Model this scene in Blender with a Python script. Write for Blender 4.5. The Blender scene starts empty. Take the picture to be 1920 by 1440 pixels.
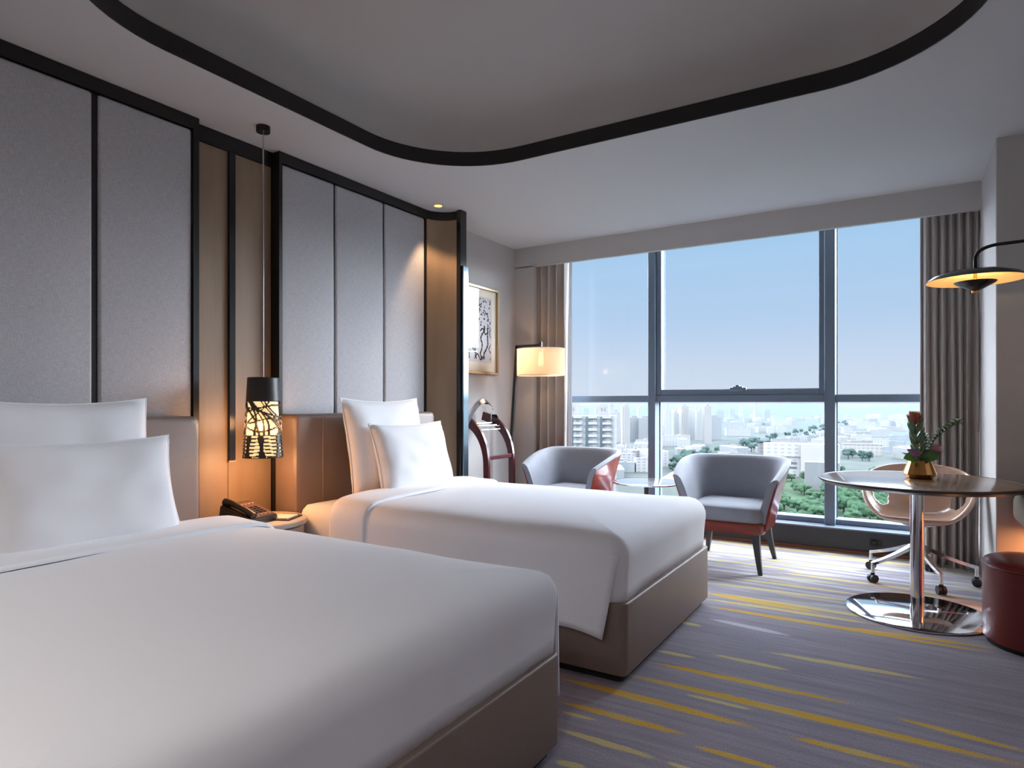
import bpy, bmesh, math, random
from mathutils import Vector, Matrix, noise
R = math.radians
SC = bpy.context.scene
COL = SC.collection

# ------------------------------------------------------------------ camera, world, lights, exposure
cam_d = bpy.data.cameras.new('camera')
cam = bpy.data.objects.new('camera', cam_d)
COL.objects.link(cam)
cam.location = (0, 0, 1.2)
cam.rotation_euler = (R(90), 0, R(31.66))
cam_d.sensor_width = 36.0
cam_d.lens = 22.5
cam_d.shift_y = 0.0182
cam_d.clip_end = 20000
cam_d.clip_start = 0.05
SC.camera = cam

SC.view_settings.view_transform = 'Standard'
SC.view_settings.look = 'None'
SC.view_settings.exposure = 0.0
SC.view_settings.gamma = 1.0
SC.view_settings.use_curve_mapping = False
SC.cycles.use_denoising = True
SC.cycles.max_bounces = 10
SC.cycles.diffuse_bounces = 6
SC.cycles.glossy_bounces = 4
SC.cycles.transparent_max_bounces = 12
SC.cycles.volume_bounces = 0
SC.cycles.sample_clamp_indirect = 6.0
SC.cycles.caustics_reflective = False
SC.cycles.caustics_refractive = False

def srgb(r, g, b):
    f = lambda c: (c / 255 / 12.92) if c / 255 <= 0.04045 else ((c / 255 + 0.055) / 1.055) ** 2.4
    return (f(r), f(g), f(b), 1.0)

SKY_HIGH, SKY_SIDE = 13.5, 32.0     # extra sky strength overhead and beside the visible patch, added to brighten the room
W = bpy.data.worlds.new('sky')
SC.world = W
W.use_nodes = True
nt = W.node_tree
nt.nodes.clear()
tc = nt.nodes.new('ShaderNodeTexCoord')
sx = nt.nodes.new('ShaderNodeSeparateXYZ')
nt.links.new(tc.outputs['Generated'], sx.inputs[0])
rp = nt.nodes.new('ShaderNodeValToRGB')
cr = rp.color_ramp
cr.elements[0].position = 0.0
cr.elements[0].color = srgb(214, 226, 242)
cr.elements[1].position = 1.0
cr.elements[1].color = srgb(220, 230, 244)
for p_, c_ in ((0.05, (207, 222, 242)), (0.12, (186, 212, 242)), (0.25, (166, 206, 240)), (0.36, (208, 222, 242))):
    e_ = cr.elements.new(p_)
    e_.color = srgb(*c_)
nt.links.new(sx.outputs['Z'], rp.inputs[0])
mr = nt.nodes.new('ShaderNodeMapRange')          # added overhead boost, ramping up above the visible band of sky
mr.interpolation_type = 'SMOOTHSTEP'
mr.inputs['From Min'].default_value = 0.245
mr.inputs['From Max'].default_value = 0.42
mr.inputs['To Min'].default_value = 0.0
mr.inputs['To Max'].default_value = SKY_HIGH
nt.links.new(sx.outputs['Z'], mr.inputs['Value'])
bg = nt.nodes.new('ShaderNodeBackground')
cmx = nt.nodes.new('ShaderNodeMix'); cmx.data_type = 'RGBA'
cmx.inputs['B'].default_value = srgb(222, 231, 242)
nt.links.new(rp.outputs[0], cmx.inputs['A'])
nt.links.new(cmx.outputs['Result'], bg.inputs['Color'])
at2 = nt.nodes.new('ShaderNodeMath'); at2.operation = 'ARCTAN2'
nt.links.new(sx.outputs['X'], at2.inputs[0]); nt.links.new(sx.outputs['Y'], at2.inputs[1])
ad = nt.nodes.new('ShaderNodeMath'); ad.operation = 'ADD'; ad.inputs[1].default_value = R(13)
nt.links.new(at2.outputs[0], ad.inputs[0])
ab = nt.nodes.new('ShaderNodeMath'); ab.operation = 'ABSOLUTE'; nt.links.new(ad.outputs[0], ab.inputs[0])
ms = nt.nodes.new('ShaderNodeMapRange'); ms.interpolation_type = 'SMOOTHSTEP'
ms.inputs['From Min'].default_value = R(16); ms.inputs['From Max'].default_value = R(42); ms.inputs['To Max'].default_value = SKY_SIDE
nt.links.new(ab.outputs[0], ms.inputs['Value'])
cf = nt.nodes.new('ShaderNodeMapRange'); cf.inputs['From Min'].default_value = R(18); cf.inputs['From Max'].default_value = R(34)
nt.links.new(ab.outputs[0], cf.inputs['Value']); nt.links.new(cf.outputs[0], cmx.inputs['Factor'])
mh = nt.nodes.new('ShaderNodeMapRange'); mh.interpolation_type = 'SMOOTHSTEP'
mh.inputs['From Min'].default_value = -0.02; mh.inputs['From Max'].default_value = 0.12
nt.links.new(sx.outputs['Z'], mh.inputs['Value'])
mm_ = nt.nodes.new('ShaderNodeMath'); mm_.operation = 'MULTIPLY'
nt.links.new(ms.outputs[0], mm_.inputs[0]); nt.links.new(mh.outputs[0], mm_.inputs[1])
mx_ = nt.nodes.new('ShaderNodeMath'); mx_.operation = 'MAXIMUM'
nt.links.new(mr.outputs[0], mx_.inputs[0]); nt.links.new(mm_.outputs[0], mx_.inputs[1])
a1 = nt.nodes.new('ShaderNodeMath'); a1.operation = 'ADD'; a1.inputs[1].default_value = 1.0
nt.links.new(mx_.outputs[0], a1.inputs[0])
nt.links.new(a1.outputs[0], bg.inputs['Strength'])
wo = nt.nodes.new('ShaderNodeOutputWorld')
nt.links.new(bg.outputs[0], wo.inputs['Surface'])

sun_d = bpy.data.lights.new('sun', 'SUN')
sun_d.energy = 2.5
sun_d.angle = R(10)
sun_d.color = (1.0, 0.97, 0.92)
sun = bpy.data.objects.new('sun', sun_d)
sun.rotation_euler = (R(50), 0, R(-20))
COL.objects.link(sun)

# daylight enters by the window: portal so that the sky is sampled through it
pd = bpy.data.lights.new('window_daylight_portal', 'AREA')
pd.shape = 'RECTANGLE'
pd.size = 3.8
pd.size_y = 2.7
pd.cycles.is_portal = True
po = bpy.data.objects.new('window_daylight_portal', pd)
po.location = (-1.47, 6.08, 1.53)
po.rotation_euler = (R(-90), 0, 0)
COL.objects.link(po)

# ------------------------------------------------------------------ materials
def mat(name, col, rough=0.6, metal=0.0, spec=0.5, emit=None, estr=0.0, coat=0.0, sheen=0.0, trans=0.0,
        var=0.0, vscale=(20, 20, 20), bump=0.0, bscale=(200, 200, 200), detail=3.0):
    m = bpy.data.materials.new(name)
    m.use_nodes = True
    t = m.node_tree
    b = t.nodes['Principled BSDF']
    c = srgb(*col) if max(col) > 1.0 else (*col, 1.0)
    b.inputs['Base Color'].default_value = c
    b.inputs['Roughness'].default_value = rough
    b.inputs['Metallic'].default_value = metal
    b.inputs['Specular IOR Level'].default_value = spec
    b.inputs['Coat Weight'].default_value = coat
    b.inputs['Sheen Weight'].default_value = sheen
    b.inputs['Transmission Weight'].default_value = trans
    if emit:
        b.inputs['Emission Color'].default_value = srgb(*emit)
        b.inputs['Emission Strength'].default_value = estr
    tcn = t.nodes.new('ShaderNodeTexCoord')
    if var > 0:
        mp = t.nodes.new('ShaderNodeMapping')
        mp.inputs['Scale'].default_value = vscale
        nz = t.nodes.new('ShaderNodeTexNoise')
        nz.inputs['Detail'].default_value = detail
        nz.inputs['Scale'].default_value = 1.0
        hs = t.nodes.new('ShaderNodeHueSaturation')
        hs.inputs['Color'].default_value = c
        mm = t.nodes.new('ShaderNodeMapRange')
        mm.inputs['From Min'].default_value = 0.3
        mm.inputs['From Max'].default_value = 0.7
        mm.inputs['To Min'].default_value = 1 - var
        mm.inputs['To Max'].default_value = 1 + var
        t.links.new(tcn.outputs['Object'], mp.inputs[0])
        t.links.new(mp.outputs[0], nz.inputs['Vector'])
        t.links.new(nz.outputs[0], mm.inputs[0])
        t.links.new(mm.outputs[0], hs.inputs['Value'])
        t.links.new(hs.outputs[0], b.inputs['Base Color'])
    if bump > 0:
        mp2 = t.nodes.new('ShaderNodeMapping')
        mp2.inputs['Scale'].default_value = bscale
        n2 = t.nodes.new('ShaderNodeTexNoise')
        n2.inputs['Scale'].default_value = 1.0
        n2.inputs['Detail'].default_value = 2.0
        bp = t.nodes.new('ShaderNodeBump')
        bp.inputs['Strength'].default_value = bump
        bp.inputs['Distance'].default_value = 0.003
        t.links.new(tcn.outputs['Object'], mp2.inputs[0])
        t.links.new(mp2.outputs[0], n2.inputs['Vector'])
        t.links.new(n2.outputs[0], bp.inputs['Height'])
        t.links.new(bp.outputs[0], b.inputs['Normal'])
    return m

ceil_m = mat('ceiling_paint', (208, 208, 209), 0.85, spec=0.2)
cove_m = mat('cove_paint', (194, 191, 188), 0.8, spec=0.2)
wall_m = mat('wall_paint', (192, 189, 187), 0.75, spec=0.25, bump=0.15, bscale=(300, 300, 300))
black_m = mat('black_metal', (22, 21, 22), 0.42)
gloss_black = mat('gloss_black_metal', (26, 27, 30), 0.2)
wood_m = mat('taupe_wood_veneer', (152, 131, 109), 0.45, var=0.16, vscale=(7, 7, 1.2), detail=6, bump=0.15, bscale=(120, 120, 6))
leather_m = mat('taupe_leather', (128, 110, 100), 0.38, bump=0.35, bscale=(350, 350, 350), var=0.05, vscale=(3, 3, 3))
linen_m = mat('white_linen', (242, 242, 245), 0.75, spec=0.2, sheen=0.2, bump=0.12, bscale=(500, 500, 500))
sheet_m = mat('white_sheet', (232, 230, 228), 0.75, spec=0.2, bump=0.12, bscale=(500, 500, 500))
plinth_m = mat('plinth_black', (20, 18, 18), 0.7)
velvet_m = mat('grey_velvet', (142, 146, 156), 0.7, sheen=0.4, var=0.06, vscale=(8, 8, 8), bump=0.2, bscale=(400, 400, 400))
redwood_m = mat('red_lacquered_wood', (132, 44, 28), 0.22, coat=0.5, var=0.2, vscale=(4, 4, 40), detail=5)
darkwood_m = mat('dark_grey_wood', (52, 50, 52), 0.4)
chrome_m = mat('chrome', (225, 225, 228), 0.07, metal=1.0)
steel_m = mat('brushed_steel', (190, 190, 195), 0.25, metal=1.0)
rubber_m = mat('black_rubber', (25, 25, 28), 0.45)
maroon_m = mat('maroon_leather', (122, 32, 32), 0.32, bump=0.3, bscale=(300, 300, 300), coat=0.2)
maroonwood_m = mat('maroon_wood', (78, 16, 26), 0.25, coat=0.4)
curtain_m = mat('taupe_curtain', (190, 184, 180), 0.8, sheen=0.3, bump=0.15, bscale=(500, 500, 500))
frame_m = mat('anodised_window_frame', (112, 130, 148), 0.4, metal=0.1)
sill_m = mat('dark_sill_board', (46, 48, 55), 0.35, var=0.08, vscale=(3, 3, 20))
sillstone_m = mat('sill_top', (120, 130, 142), 0.22)
brown_trim_m = mat('brown_wood_trim', (128, 84, 52), 0.45)
gold_m = mat('brass_gold', (214, 158, 92), 0.22, metal=1.0)
goldframe_m = mat('pale_gold_frame', (176, 158, 126), 0.35, metal=0.6)
mirror_m = mat('bluish_mirror_edge', (120, 136, 148), 0.18, metal=1.0)
tabletop_m = mat('brown_wood_tabletop', (132, 106, 86), 0.2, spec=0.6, coat=0.3, var=0.14, vscale=(3, 30, 30), detail=6)
tableedge_m = mat('dark_wood_edge', (70, 56, 46), 0.3)
bronze_m = mat('bronze_leather', (200, 168, 146), 0.22, coat=0.35, spec=0.6)
shade_black_m = mat('black_lamp_shade', (44, 42, 42), 0.4, bump=0.1)
paper_m = mat('white_paper', (228, 216, 200), 0.7)
stone_m = mat('pale_stone_top', (205, 196, 182), 0.35)
cream_lacq_m = mat('cream_lacquer', (196, 192, 190), 0.35)
phone_m = mat('black_phone_plastic', (30, 28, 28), 0.35)
phone_face_m = mat('bronze_phone_face', (92, 70, 62), 0.35)
key_m = mat('phone_key', (26, 26, 30), 0.4)
keyred_m = mat('phone_light_key', (190, 150, 120), 0.4)
desk_m = mat('desk_grey_beige', (142, 132, 112), 0.4)

def glass_mat(name, tint, ior=0.02, gloss=0.03, strength=1.0):
    m = bpy.data.materials.new(name)
    m.use_nodes = True
    t = m.node_tree
    t.nodes.clear()
    o = t.nodes.new('ShaderNodeOutputMaterial')
    tr = t.nodes.new('ShaderNodeBsdfTransparent')
    tr.inputs[0].default_value = (*tint, 1)
    gl = t.nodes.new('ShaderNodeBsdfGlossy')
    gl.inputs['Roughness'].default_value = gloss
    lw = t.nodes.new('ShaderNodeLayerWeight')
    lw.inputs['Blend'].default_value = 0.5
    pw = t.nodes.new('ShaderNodeMath'); pw.operation = 'POWER'; pw.inputs[1].default_value = 5.0
    t.links.new(lw.outputs['Facing'], pw.inputs[0])
    mu = t.nodes.new('ShaderNodeMath'); mu.operation = 'MULTIPLY_ADD'
    mu.inputs[1].default_value = 0.9 * strength
    mu.inputs[2].default_value = ior
    mx = t.nodes.new('ShaderNodeMixShader')
    t.links.new(pw.outputs[0], mu.inputs[0])
    t.links.new(mu.outputs[0], mx.inputs[0])
    t.links.new(tr.outputs[0], mx.inputs[1])
    t.links.new(gl.outputs[0], mx.inputs[2])
    t.links.new(mx.outputs[0], o.inputs[0])
    return m
pane_m = glass_mat('window_glass', (0.985, 0.99, 0.995), 0.012)
picglass_m = glass_mat('picture_glass', (1, 1, 1), 0.022, 0.01, 0.35)
tableglass_m = mat('white_glass_top', (190, 196, 200), 0.04, spec=1.0, coat=1.0)

def fabric_panel():
    m = mat('grey_woven_fabric', (128, 123, 122), 0.9, spec=0.15)
    t = m.node_tree
    b = t.nodes['Principled BSDF']
    tcn = t.nodes.new('ShaderNodeTexCoord')
    outs = []
    for sc_ in ((500, 520, 30), (500, 30, 520), (240, 240, 240)):
        mp = t.nodes.new('ShaderNodeMapping')
        mp.inputs['Scale'].default_value = sc_
        nz = t.nodes.new('ShaderNodeTexNoise')
        nz.inputs['Scale'].default_value = 1.0
        nz.inputs['Detail'].default_value = 2.0
        t.links.new(tcn.outputs['Object'], mp.inputs[0])
        t.links.new(mp.outputs[0], nz.inputs['Vector'])
        outs.append(nz.outputs[0])
    a = t.nodes.new('ShaderNodeMath'); a.operation = 'ADD'
    t.links.new(outs[0], a.inputs[0]); t.links.new(outs[1], a.inputs[1])
    a2 = t.nodes.new('ShaderNodeMath'); a2.operation = 'ADD'
    t.links.new(a.outputs[0], a2.inputs[0]); t.links.new(outs[2], a2.inputs[1])
    mr_ = t.nodes.new('ShaderNodeMapRange')
    mr_.inputs['From Min'].default_value = 1.1
    mr_.inputs['From Max'].default_value = 1.9
    t.links.new(a2.outputs[0], mr_.inputs[0])
    cr_ = t.nodes.new('ShaderNodeMix'); cr_.data_type = 'RGBA'
    cr_.inputs['A'].default_value = srgb(178, 177, 180)
    cr_.inputs['B'].default_value = srgb(216, 216, 220)
    t.links.new(mr_.outputs[0], cr_.inputs['Factor'])
    t.links.new(cr_.outputs['Result'], b.inputs['Base Color'])
    bp = t.nodes.new('ShaderNodeBump'); bp.inputs['Strength'].default_value = 0.3; bp.inputs['Distance'].default_value = 0.002
    t.links.new(a.outputs[0], bp.inputs['Height']); t.links.new(bp.outputs[0], b.inputs['Normal'])
    return m
fabric_m = fabric_panel()

# carpet with woven streaks: x0, y0, x1, y1, half width, tone
STREAKS = [(-1.29,2.487,-0.49,2.482,0.020,2),(-1.04,2.673,0.33,2.690,0.021,2),(-0.99,2.858,-0.20,2.879,0.017,2),(-1.03,3.008,-0.85,3.015,0.013,1),(-0.78,3.099,-0.45,3.096,0.014,1),(-0.57,3.268,0.05,3.301,0.016,1),(-0.77,2.616,-0.52,2.621,0.010,1),(-1.18,2.289,-0.69,2.297,0.016,2),(-1.14,2.217,-1.00,2.225,0.010,1),(-1.08,2.093,-0.72,2.092,0.014,1),(-1.00,1.901,-0.90,1.918,0.013,1),(-0.63,2.238,-0.35,2.243,0.012,2),(-0.68,2.089,-0.55,2.089,0.010,1),(-0.34,2.484,0.04,2.492,0.015,2),(-0.03,2.843,0.34,2.803,0.014,2),(-0.98,3.819,0.06,3.826,0.020,2),(-0.50,3.817,0.34,3.819,0.013,2),(-1.08,4.083,-0.42,4.033,0.030,2),(-0.96,4.111,0.01,4.088,0.020,1),(-1.04,3.956,-0.16,3.983,0.019,1),(-0.27,3.850,0.35,3.896,0.016,2),(-1.07,3.465,-0.94,3.458,0.014,1),(-0.92,3.603,-0.52,3.557,0.020,0),(-0.39,3.293,0.04,3.305,0.012,1),(-1.14,4.322,-0.24,4.382,0.018,1),(0.01,4.088,0.38,4.120,0.018,1),(-0.76,1.938,-0.46,1.973,0.013,2),(-0.36,2.184,0.27,2.226,0.014,2),
 (-1.0,4.52,-0.2,4.55,0.016,1),(-1.3,4.68,-0.5,4.70,0.02,0),(-0.8,4.84,0.2,4.86,0.018,1),(-1.4,4.98,-0.6,4.97,0.018,1),(-0.5,5.06,0.4,5.08,0.02,0),(-1.5,5.18,-0.3,5.2,0.02,1),(-0.9,5.33,0.3,5.35,0.022,0),(-2.4,5.45,-0.4,5.46,0.02,1),(-0.6,5.56,0.4,5.58,0.03,1),(-1.6,5.64,-0.4,5.65,0.03,1)]
def carpet():
    m = mat('woven_carpet', (120, 112, 122), 0.95, spec=0.1)
    t = m.node_tree
    N = t.nodes.new
    b = t.nodes['Principled BSDF']
    tcn = N('ShaderNodeTexCoord')
    def noise_(scale, detail=2.0, rough=0.5):
        mp = N('ShaderNodeMapping'); mp.inputs['Scale'].default_value = scale
        nz = N('ShaderNodeTexNoise'); nz.inputs['Scale'].default_value = 1.0; nz.inputs['Detail'].default_value = detail; nz.inputs['Roughness'].default_value = rough
        t.links.new(tcn.outputs['Object'], mp.inputs[0]); t.links.new(mp.outputs[0], nz.inputs['Vector'])
        return nz.outputs[0]
    def math_(op, a, b_=None):
        n = N('ShaderNodeMath'); n.operation = op
        for i, v in enumerate((a, b_)):
            if v is None: continue
            if isinstance(v, (int, float)): n.inputs[i].default_value = v
            else: t.links.new(v, n.inputs[i])
        return n.outputs[0]
    def rng(v, a, b_, c=0.0, d=1.0):
        n = N('ShaderNodeMapRange'); t.links.new(v, n.inputs[0])
        n.inputs[1].default_value = a; n.inputs[2].default_value = b_; n.inputs[3].default_value = c; n.inputs[4].default_value = d
        return n.outputs[0]
    def mix_(f, A, B):
        n = N('ShaderNodeMix'); n.data_type = 'RGBA'
        t.links.new(f, n.inputs['Factor'])
        for k, v in (('A', A), ('B', B)):
            if isinstance(v, tuple): n.inputs[k].default_value = v
            else: t.links.new(v, n.inputs[k])
        return n.outputs['Result']
    band = noise_((1.6, 26, 1), 4, 0.6)
    band2 = noise_((5.0, 90, 1), 3, 0.6)
    pile = noise_((190, 160, 1), 3, 0.7)
    sp = N('ShaderNodeSeparateXYZ'); t.links.new(tcn.outputs['Object'], sp.inputs[0])
    base = mix_(rng(band, 0.35, 0.65), srgb(142, 136, 147), srgb(160, 155, 164))
    base = mix_(math_('MULTIPLY', rng(band2, 0.42, 0.62), 0.22), base, srgb(124, 117, 130))
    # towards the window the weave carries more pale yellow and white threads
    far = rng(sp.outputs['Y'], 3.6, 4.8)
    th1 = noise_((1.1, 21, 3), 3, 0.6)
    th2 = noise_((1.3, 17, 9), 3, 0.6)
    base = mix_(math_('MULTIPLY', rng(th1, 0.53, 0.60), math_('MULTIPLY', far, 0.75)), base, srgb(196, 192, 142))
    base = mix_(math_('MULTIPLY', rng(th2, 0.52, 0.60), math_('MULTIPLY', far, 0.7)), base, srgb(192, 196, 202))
    # the drawn streaks
    wob = noise_((9, 60, 1), 3)
    wy = math_('MULTIPLY', math_('SUBTRACT', wob, 0.5), 0.018)
    cmb = N('ShaderNodeCombineXYZ')
    t.links.new(sp.outputs['X'], cmb.inputs[0]); t.links.new(math_('ADD', sp.outputs['Y'], wy), cmb.inputs[1])
    acc = {0: None, 1: None, 2: None}
    for (x0, y0, x1, y1, hw, k) in STREAKS:
        L = math.hypot(x1 - x0, y1 - y0)
        mp = N('ShaderNodeMapping'); mp.vector_type = 'TEXTURE'
        mp.inputs['Location'].default_value = ((x0 + x1) / 2, (y0 + y1) / 2, 0)
        mp.inputs['Rotation'].default_value = (0, 0, math.atan2(y1 - y0, x1 - x0))
        mp.inputs['Scale'].default_value = (L / 2 * 1.05, hw * 1.4, 1)
        t.links.new(cmb.outputs[0], mp.inputs[0])
        ln = N('ShaderNodeVectorMath'); ln.operation = 'LENGTH'; t.links.new(mp.outputs[0], ln.inputs[0])
        acc[k] = ln.outputs['Value'] if acc[k] is None else math_('MINIMUM', acc[k], ln.outputs['Value'])
    fray = noise_((26, 320, 1), 2)
    for k, c in ((0, srgb(196, 192, 198)), (1, srgb(204, 188, 132)), (2, srgb(214, 168, 54))):
        f = rng(math_('ADD', acc[k], math_('MULTIPLY', math_('SUBTRACT', fray, 0.5), 0.7)), 1.05, 0.8)
        cc = mix_(rng(noise_((3, 30, 1), 2), 0.46, 0.66), c, srgb(204, 180, 112)) if k == 2 else c
        base = mix_(math_('MULTIPLY', f, 0.92), base, cc)
    hs = N('ShaderNodeHueSaturation'); t.links.new(base, hs.inputs['Color'])
    t.links.new(rng(pile, 0.3, 0.7, 0.74, 1.25), hs.inputs['Value'])
    t.links.new(hs.outputs[0], b.inputs['Base Color'])
    bp = N('ShaderNodeBump'); bp.inputs['Strength'].default_value = 0.6; bp.inputs['Distance'].default_value = 0.004
    t.links.new(pile, bp.inputs['Height']); t.links.new(bp.outputs[0], b.inputs['Normal'])
    return m

# ------------------------------------------------------------------ mesh helpers
def finish(name, bm, material, parent=None, smooth=True, angle=35, recalc=True):
    if recalc:
        bmesh.ops.recalc_face_normals(bm, faces=bm.faces[:])
    me = bpy.data.meshes.new(name)
    bm.to_mesh(me)
    bm.free()
    if smooth:
        me.polygons.foreach_set('use_smooth', [True] * len(me.polygons))
        me.set_sharp_from_angle(angle=R(angle))
    for mm in (material if isinstance(material, (list, tuple)) else [material]):
        me.materials.append(mm)
    o = bpy.data.objects.new(name, me)
    COL.objects.link(o)
    if parent is not None:
        o.parent = parent
    return o

def tag(o, label, cat, group=None, kind=None):
    o['label'] = label
    o['category'] = cat
    if group: o['group'] = group
    if kind: o['kind'] = kind
    return o

def thing(name, label, cat, loc=(0, 0, 0), rz=0.0, group=None):
    o = bpy.data.objects.new(name, None)
    o.empty_display_size = 0.1
    COL.objects.link(o)
    o.location = loc
    o.rotation_euler = (0, 0, rz)
    return tag(o, label, cat, group)

def struct(name, bm, m, parent=None, **k):
    o = finish(name, bm, m, parent, **k)
    if parent is None:
        o['kind'] = 'structure'
    return o

def B(): return bmesh.new()

def box(bm, x0, x1, y0, y1, z0, z1, bev=0.0, seg=2, mi=0):
    vs = [bm.verts.new((x, y, z)) for x in (x0, x1) for y in (y0, y1) for z in (z0, z1)]
    F = [(0, 1, 3, 2), (4, 6, 7, 5), (0, 4, 5, 1), (2, 3, 7, 6), (0, 2, 6, 4), (1, 5, 7, 3)]
    fs = [bm.faces.new([vs[i] for i in f]) for f in F]
    for f in fs: f.material_index = mi
    if bev > 0:
        es = list({e for f in fs for e in f.edges})
        bmesh.ops.bevel(bm, geom=es, offset=bev, segments=seg, profile=0.5, affect='EDGES')
    return bm

def quad(bm, pts, mi=0):
    f = bm.faces.new([bm.verts.new(p) for p in pts]); f.material_index = mi; return f

def rrect(x0, x1, y0, y1, r, n=6, m=8):
    r = max(0.0005, min(r, (x1 - x0) / 2 - 1e-4, (y1 - y0) / 2 - 1e-4))
    P = []
    cs = [((x1 - r, y0 + r), -90), ((x1 - r, y1 - r), 0), ((x0 + r, y1 - r), 90), ((x0 + r, y0 + r), 180)]
    for i, ((cx, cy), a0) in enumerate(cs):
        for k in range(n + 1):
            a = R(a0 + 90 * k / n)
            P.append((cx + r * math.cos(a), cy + r * math.sin(a)))
        nx, ny = cs[(i + 1) % 4][0]
        a1 = R(a0 + 90)
        s = P[-1]; e = (nx + r * math.cos(a1), ny + r * math.sin(a1))
        for k in range(1, m):
            P.append((s[0] + (e[0] - s[0]) * k / m, s[1] + (e[1] - s[1]) * k / m))
    return P

def loft(bm, rings, cap0=True, cap1=True, closed=True, mi=0):
    vr = [[bm.verts.new(p) for p in r] for r in rings]
    n = len(vr[0])
    for a, b in zip(vr, vr[1:]):
        for i in range(n if closed else n - 1):
            j = (i + 1) % n
            try:
                f = bm.faces.new((a[i], a[j], b[j], b[i])); f.material_index = mi
            except ValueError: pass
    if cap0: bm.faces.new(vr[0]).material_index = mi
    if cap1: bm.faces.new(vr[-1]).material_index = mi
    return vr

def rloft(bm, x0, x1, y0, y1, r, prof, n=6, m=8, cap0=True, cap1=True, fn=None, mi=0):
    """rounded rectangle walked through a profile of (inset, z)"""
    rings = []
    for d, z in prof:
        ring = [Vector((p[0], p[1], z)) for p in rrect(x0 + d, x1 - d, y0 + d, y1 - d, r - d if r - d > 0.004 else 0.004, n, m)]
        if fn: ring = [fn(v, d) for v in ring]
        rings.append(ring)
    return loft(bm, rings, cap0, cap1, mi=mi)

def roundprof(z0, z1, e, seg=5, bottom=True, top=True):
    P = []
    if bottom:
        for k in range(seg + 1):
            a = R(90 * k / seg)
            P.append((e * (1 - math.sin(a)), z0 + e * (1 - math.cos(a))))
    else: P.append((0, z0))
    if top:
        for k in range(seg + 1):
            a = R(90 * k / seg)
            P.append((e * (1 - math.cos(a)), z1 - e + e * math.sin(a)))
    else: P.append((0, z1))
    return P

def tube(bm, pts, r, n=10, caps=True, mi=0, flat=1.0):
    P = [Vector(p) for p in pts]
    rs = r if isinstance(r, (list, tuple)) else [r] * len(P)
    rings = []
    up = None
    for i, p in enumerate(P):
        d = (P[min(i + 1, len(P) - 1)] - P[max(i - 1, 0)]).normalized()
        if up is None:
            up = Vector((0, 0, 1)) if abs(d.z) < 0.9 else Vector((1, 0, 0))
        s = d.cross(up).normalized()
        up = s.cross(d).normalized()
        rings.append([p + (s * math.cos(2 * math.pi * k / n) + up * math.sin(2 * math.pi * k / n) * flat) * rs[i] for k in range(n)])
    return loft(bm, rings, caps, caps, mi=mi)

def lathe(bm, prof, cx=0, cy=0, n=32, cap0=True, cap1=True, mi=0, z0=0):
    rings = [[Vector((cx + r * math.cos(2 * math.pi * k / n), cy + r * math.sin(2 * math.pi * k / n), z0 + z)) for k in range(n)] for r, z in prof]
    return loft(bm, rings, cap0, cap1, mi=mi)

def bez(p0, p1, p2, p3, n=10):
    p0, p1, p2, p3 = map(Vector, (p0, p1, p2, p3))
    return [p0 * (1 - t) ** 3 + p1 * 3 * t * (1 - t) ** 2 + p2 * 3 * t * t * (1 - t) + p3 * t ** 3 for t in (k / n for k in range(n + 1))]

def dup(root, loc=None, rz=None, label=None, group=None):
    r = root.copy(); COL.objects.link(r)
    if loc is not None: r.location = loc
    if rz is not None: r.rotation_euler = (0, 0, rz)
    if label: r['label'] = label
    if group: r['group'] = group
    for ch in list(root.children):
        c = ch.copy(); COL.objects.link(c); c.parent = r
        for g in ch.children:
            d = g.copy(); COL.objects.link(d); d.parent = c
    return r

def shift(bm, loc):
    bmesh.ops.translate(bm, verts=bm.verts[:], vec=(-loc[0], -loc[1], -loc[2])); return bm

# ------------------------------------------------------------------ room
XL, XR, YB, YW, H = -3.375, 1.10, -2.6, 5.77, 2.75
YP = 5.52                       # pelmet and column end plane
XC, YC = 0.445, 4.68            # column corner

bm = B(); box(bm, XL - .1, XR + .1, YB - .1, YW + 0.02, -0.12, 0.0)
struct('floor', bm, carpet(), smooth=False)

# ceiling with the rounded recess
CX0, CX1, CY0, CY1, CR = -2.77, 0.30, 0.92, 3.505, 0.68
ring = rrect(CX0, CX1, CY0, CY1, CR, 16, 6)
bm = B()
def sqray(px, py, x0, x1, y0, y1):
    cx, cy = (CX0 + CX1) / 2, (CY0 + CY1) / 2
    dx, dy = px - cx, py - cy
    s = 1e9
    if dx > 1e-9: s = min(s, (x1 - cx) / dx)
    if dx < -1e-9: s = min(s, (x0 - cx) / dx)
    if dy > 1e-9: s = min(s, (y1 - cy) / dy)
    if dy < -1e-9: s = min(s, (y0 - cy) / dy)
    return (cx + dx * s, cy + dy * s)
x0_, x1_, y0_, y1_ = XL - .1, XR + .1, YB - .1, 5.56
inner = [bm.verts.new((p[0], p[1], H)) for p in ring]
outer = [bm.verts.new((*sqray(p[0], p[1], x0_, x1_, y0_, y1_), H)) for p in ring]
n_ = len(ring)
corners = [(x1_, y0_), (x1_, y1_), (x0_, y1_), (x0_, y0_)]
for i in range(n_):
    j = (i + 1) % n_
    bm.faces.new((inner[i], inner[j], outer[j], outer[i]))
    a, b2 = outer[i].co, outer[j].co
    if abs(a.x - b2.x) > 1e-4 and abs(a.y - b2.y) > 1e-4:
        c = min(corners, key=lambda q: (q[0] - a.x) ** 2 + (q[1] - a.y) ** 2 + (q[0] - b2.x) ** 2 + (q[1] - b2.y) ** 2)
        bm.faces.new((outer[i], outer[j], bm.verts.new((c[0], c[1], H))))
ext = bmesh.ops.extrude_face_region(bm, geom=bm.faces[:])
bmesh.ops.translate(bm, verts=[v for v in ext['geom'] if isinstance(v, bmesh.types.BMVert)], vec=(0, 0, 0.085))
ceiling = struct('ceiling', bm, ceil_m, smooth=False)
bm = B()      # soft cove surface above the ring
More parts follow.
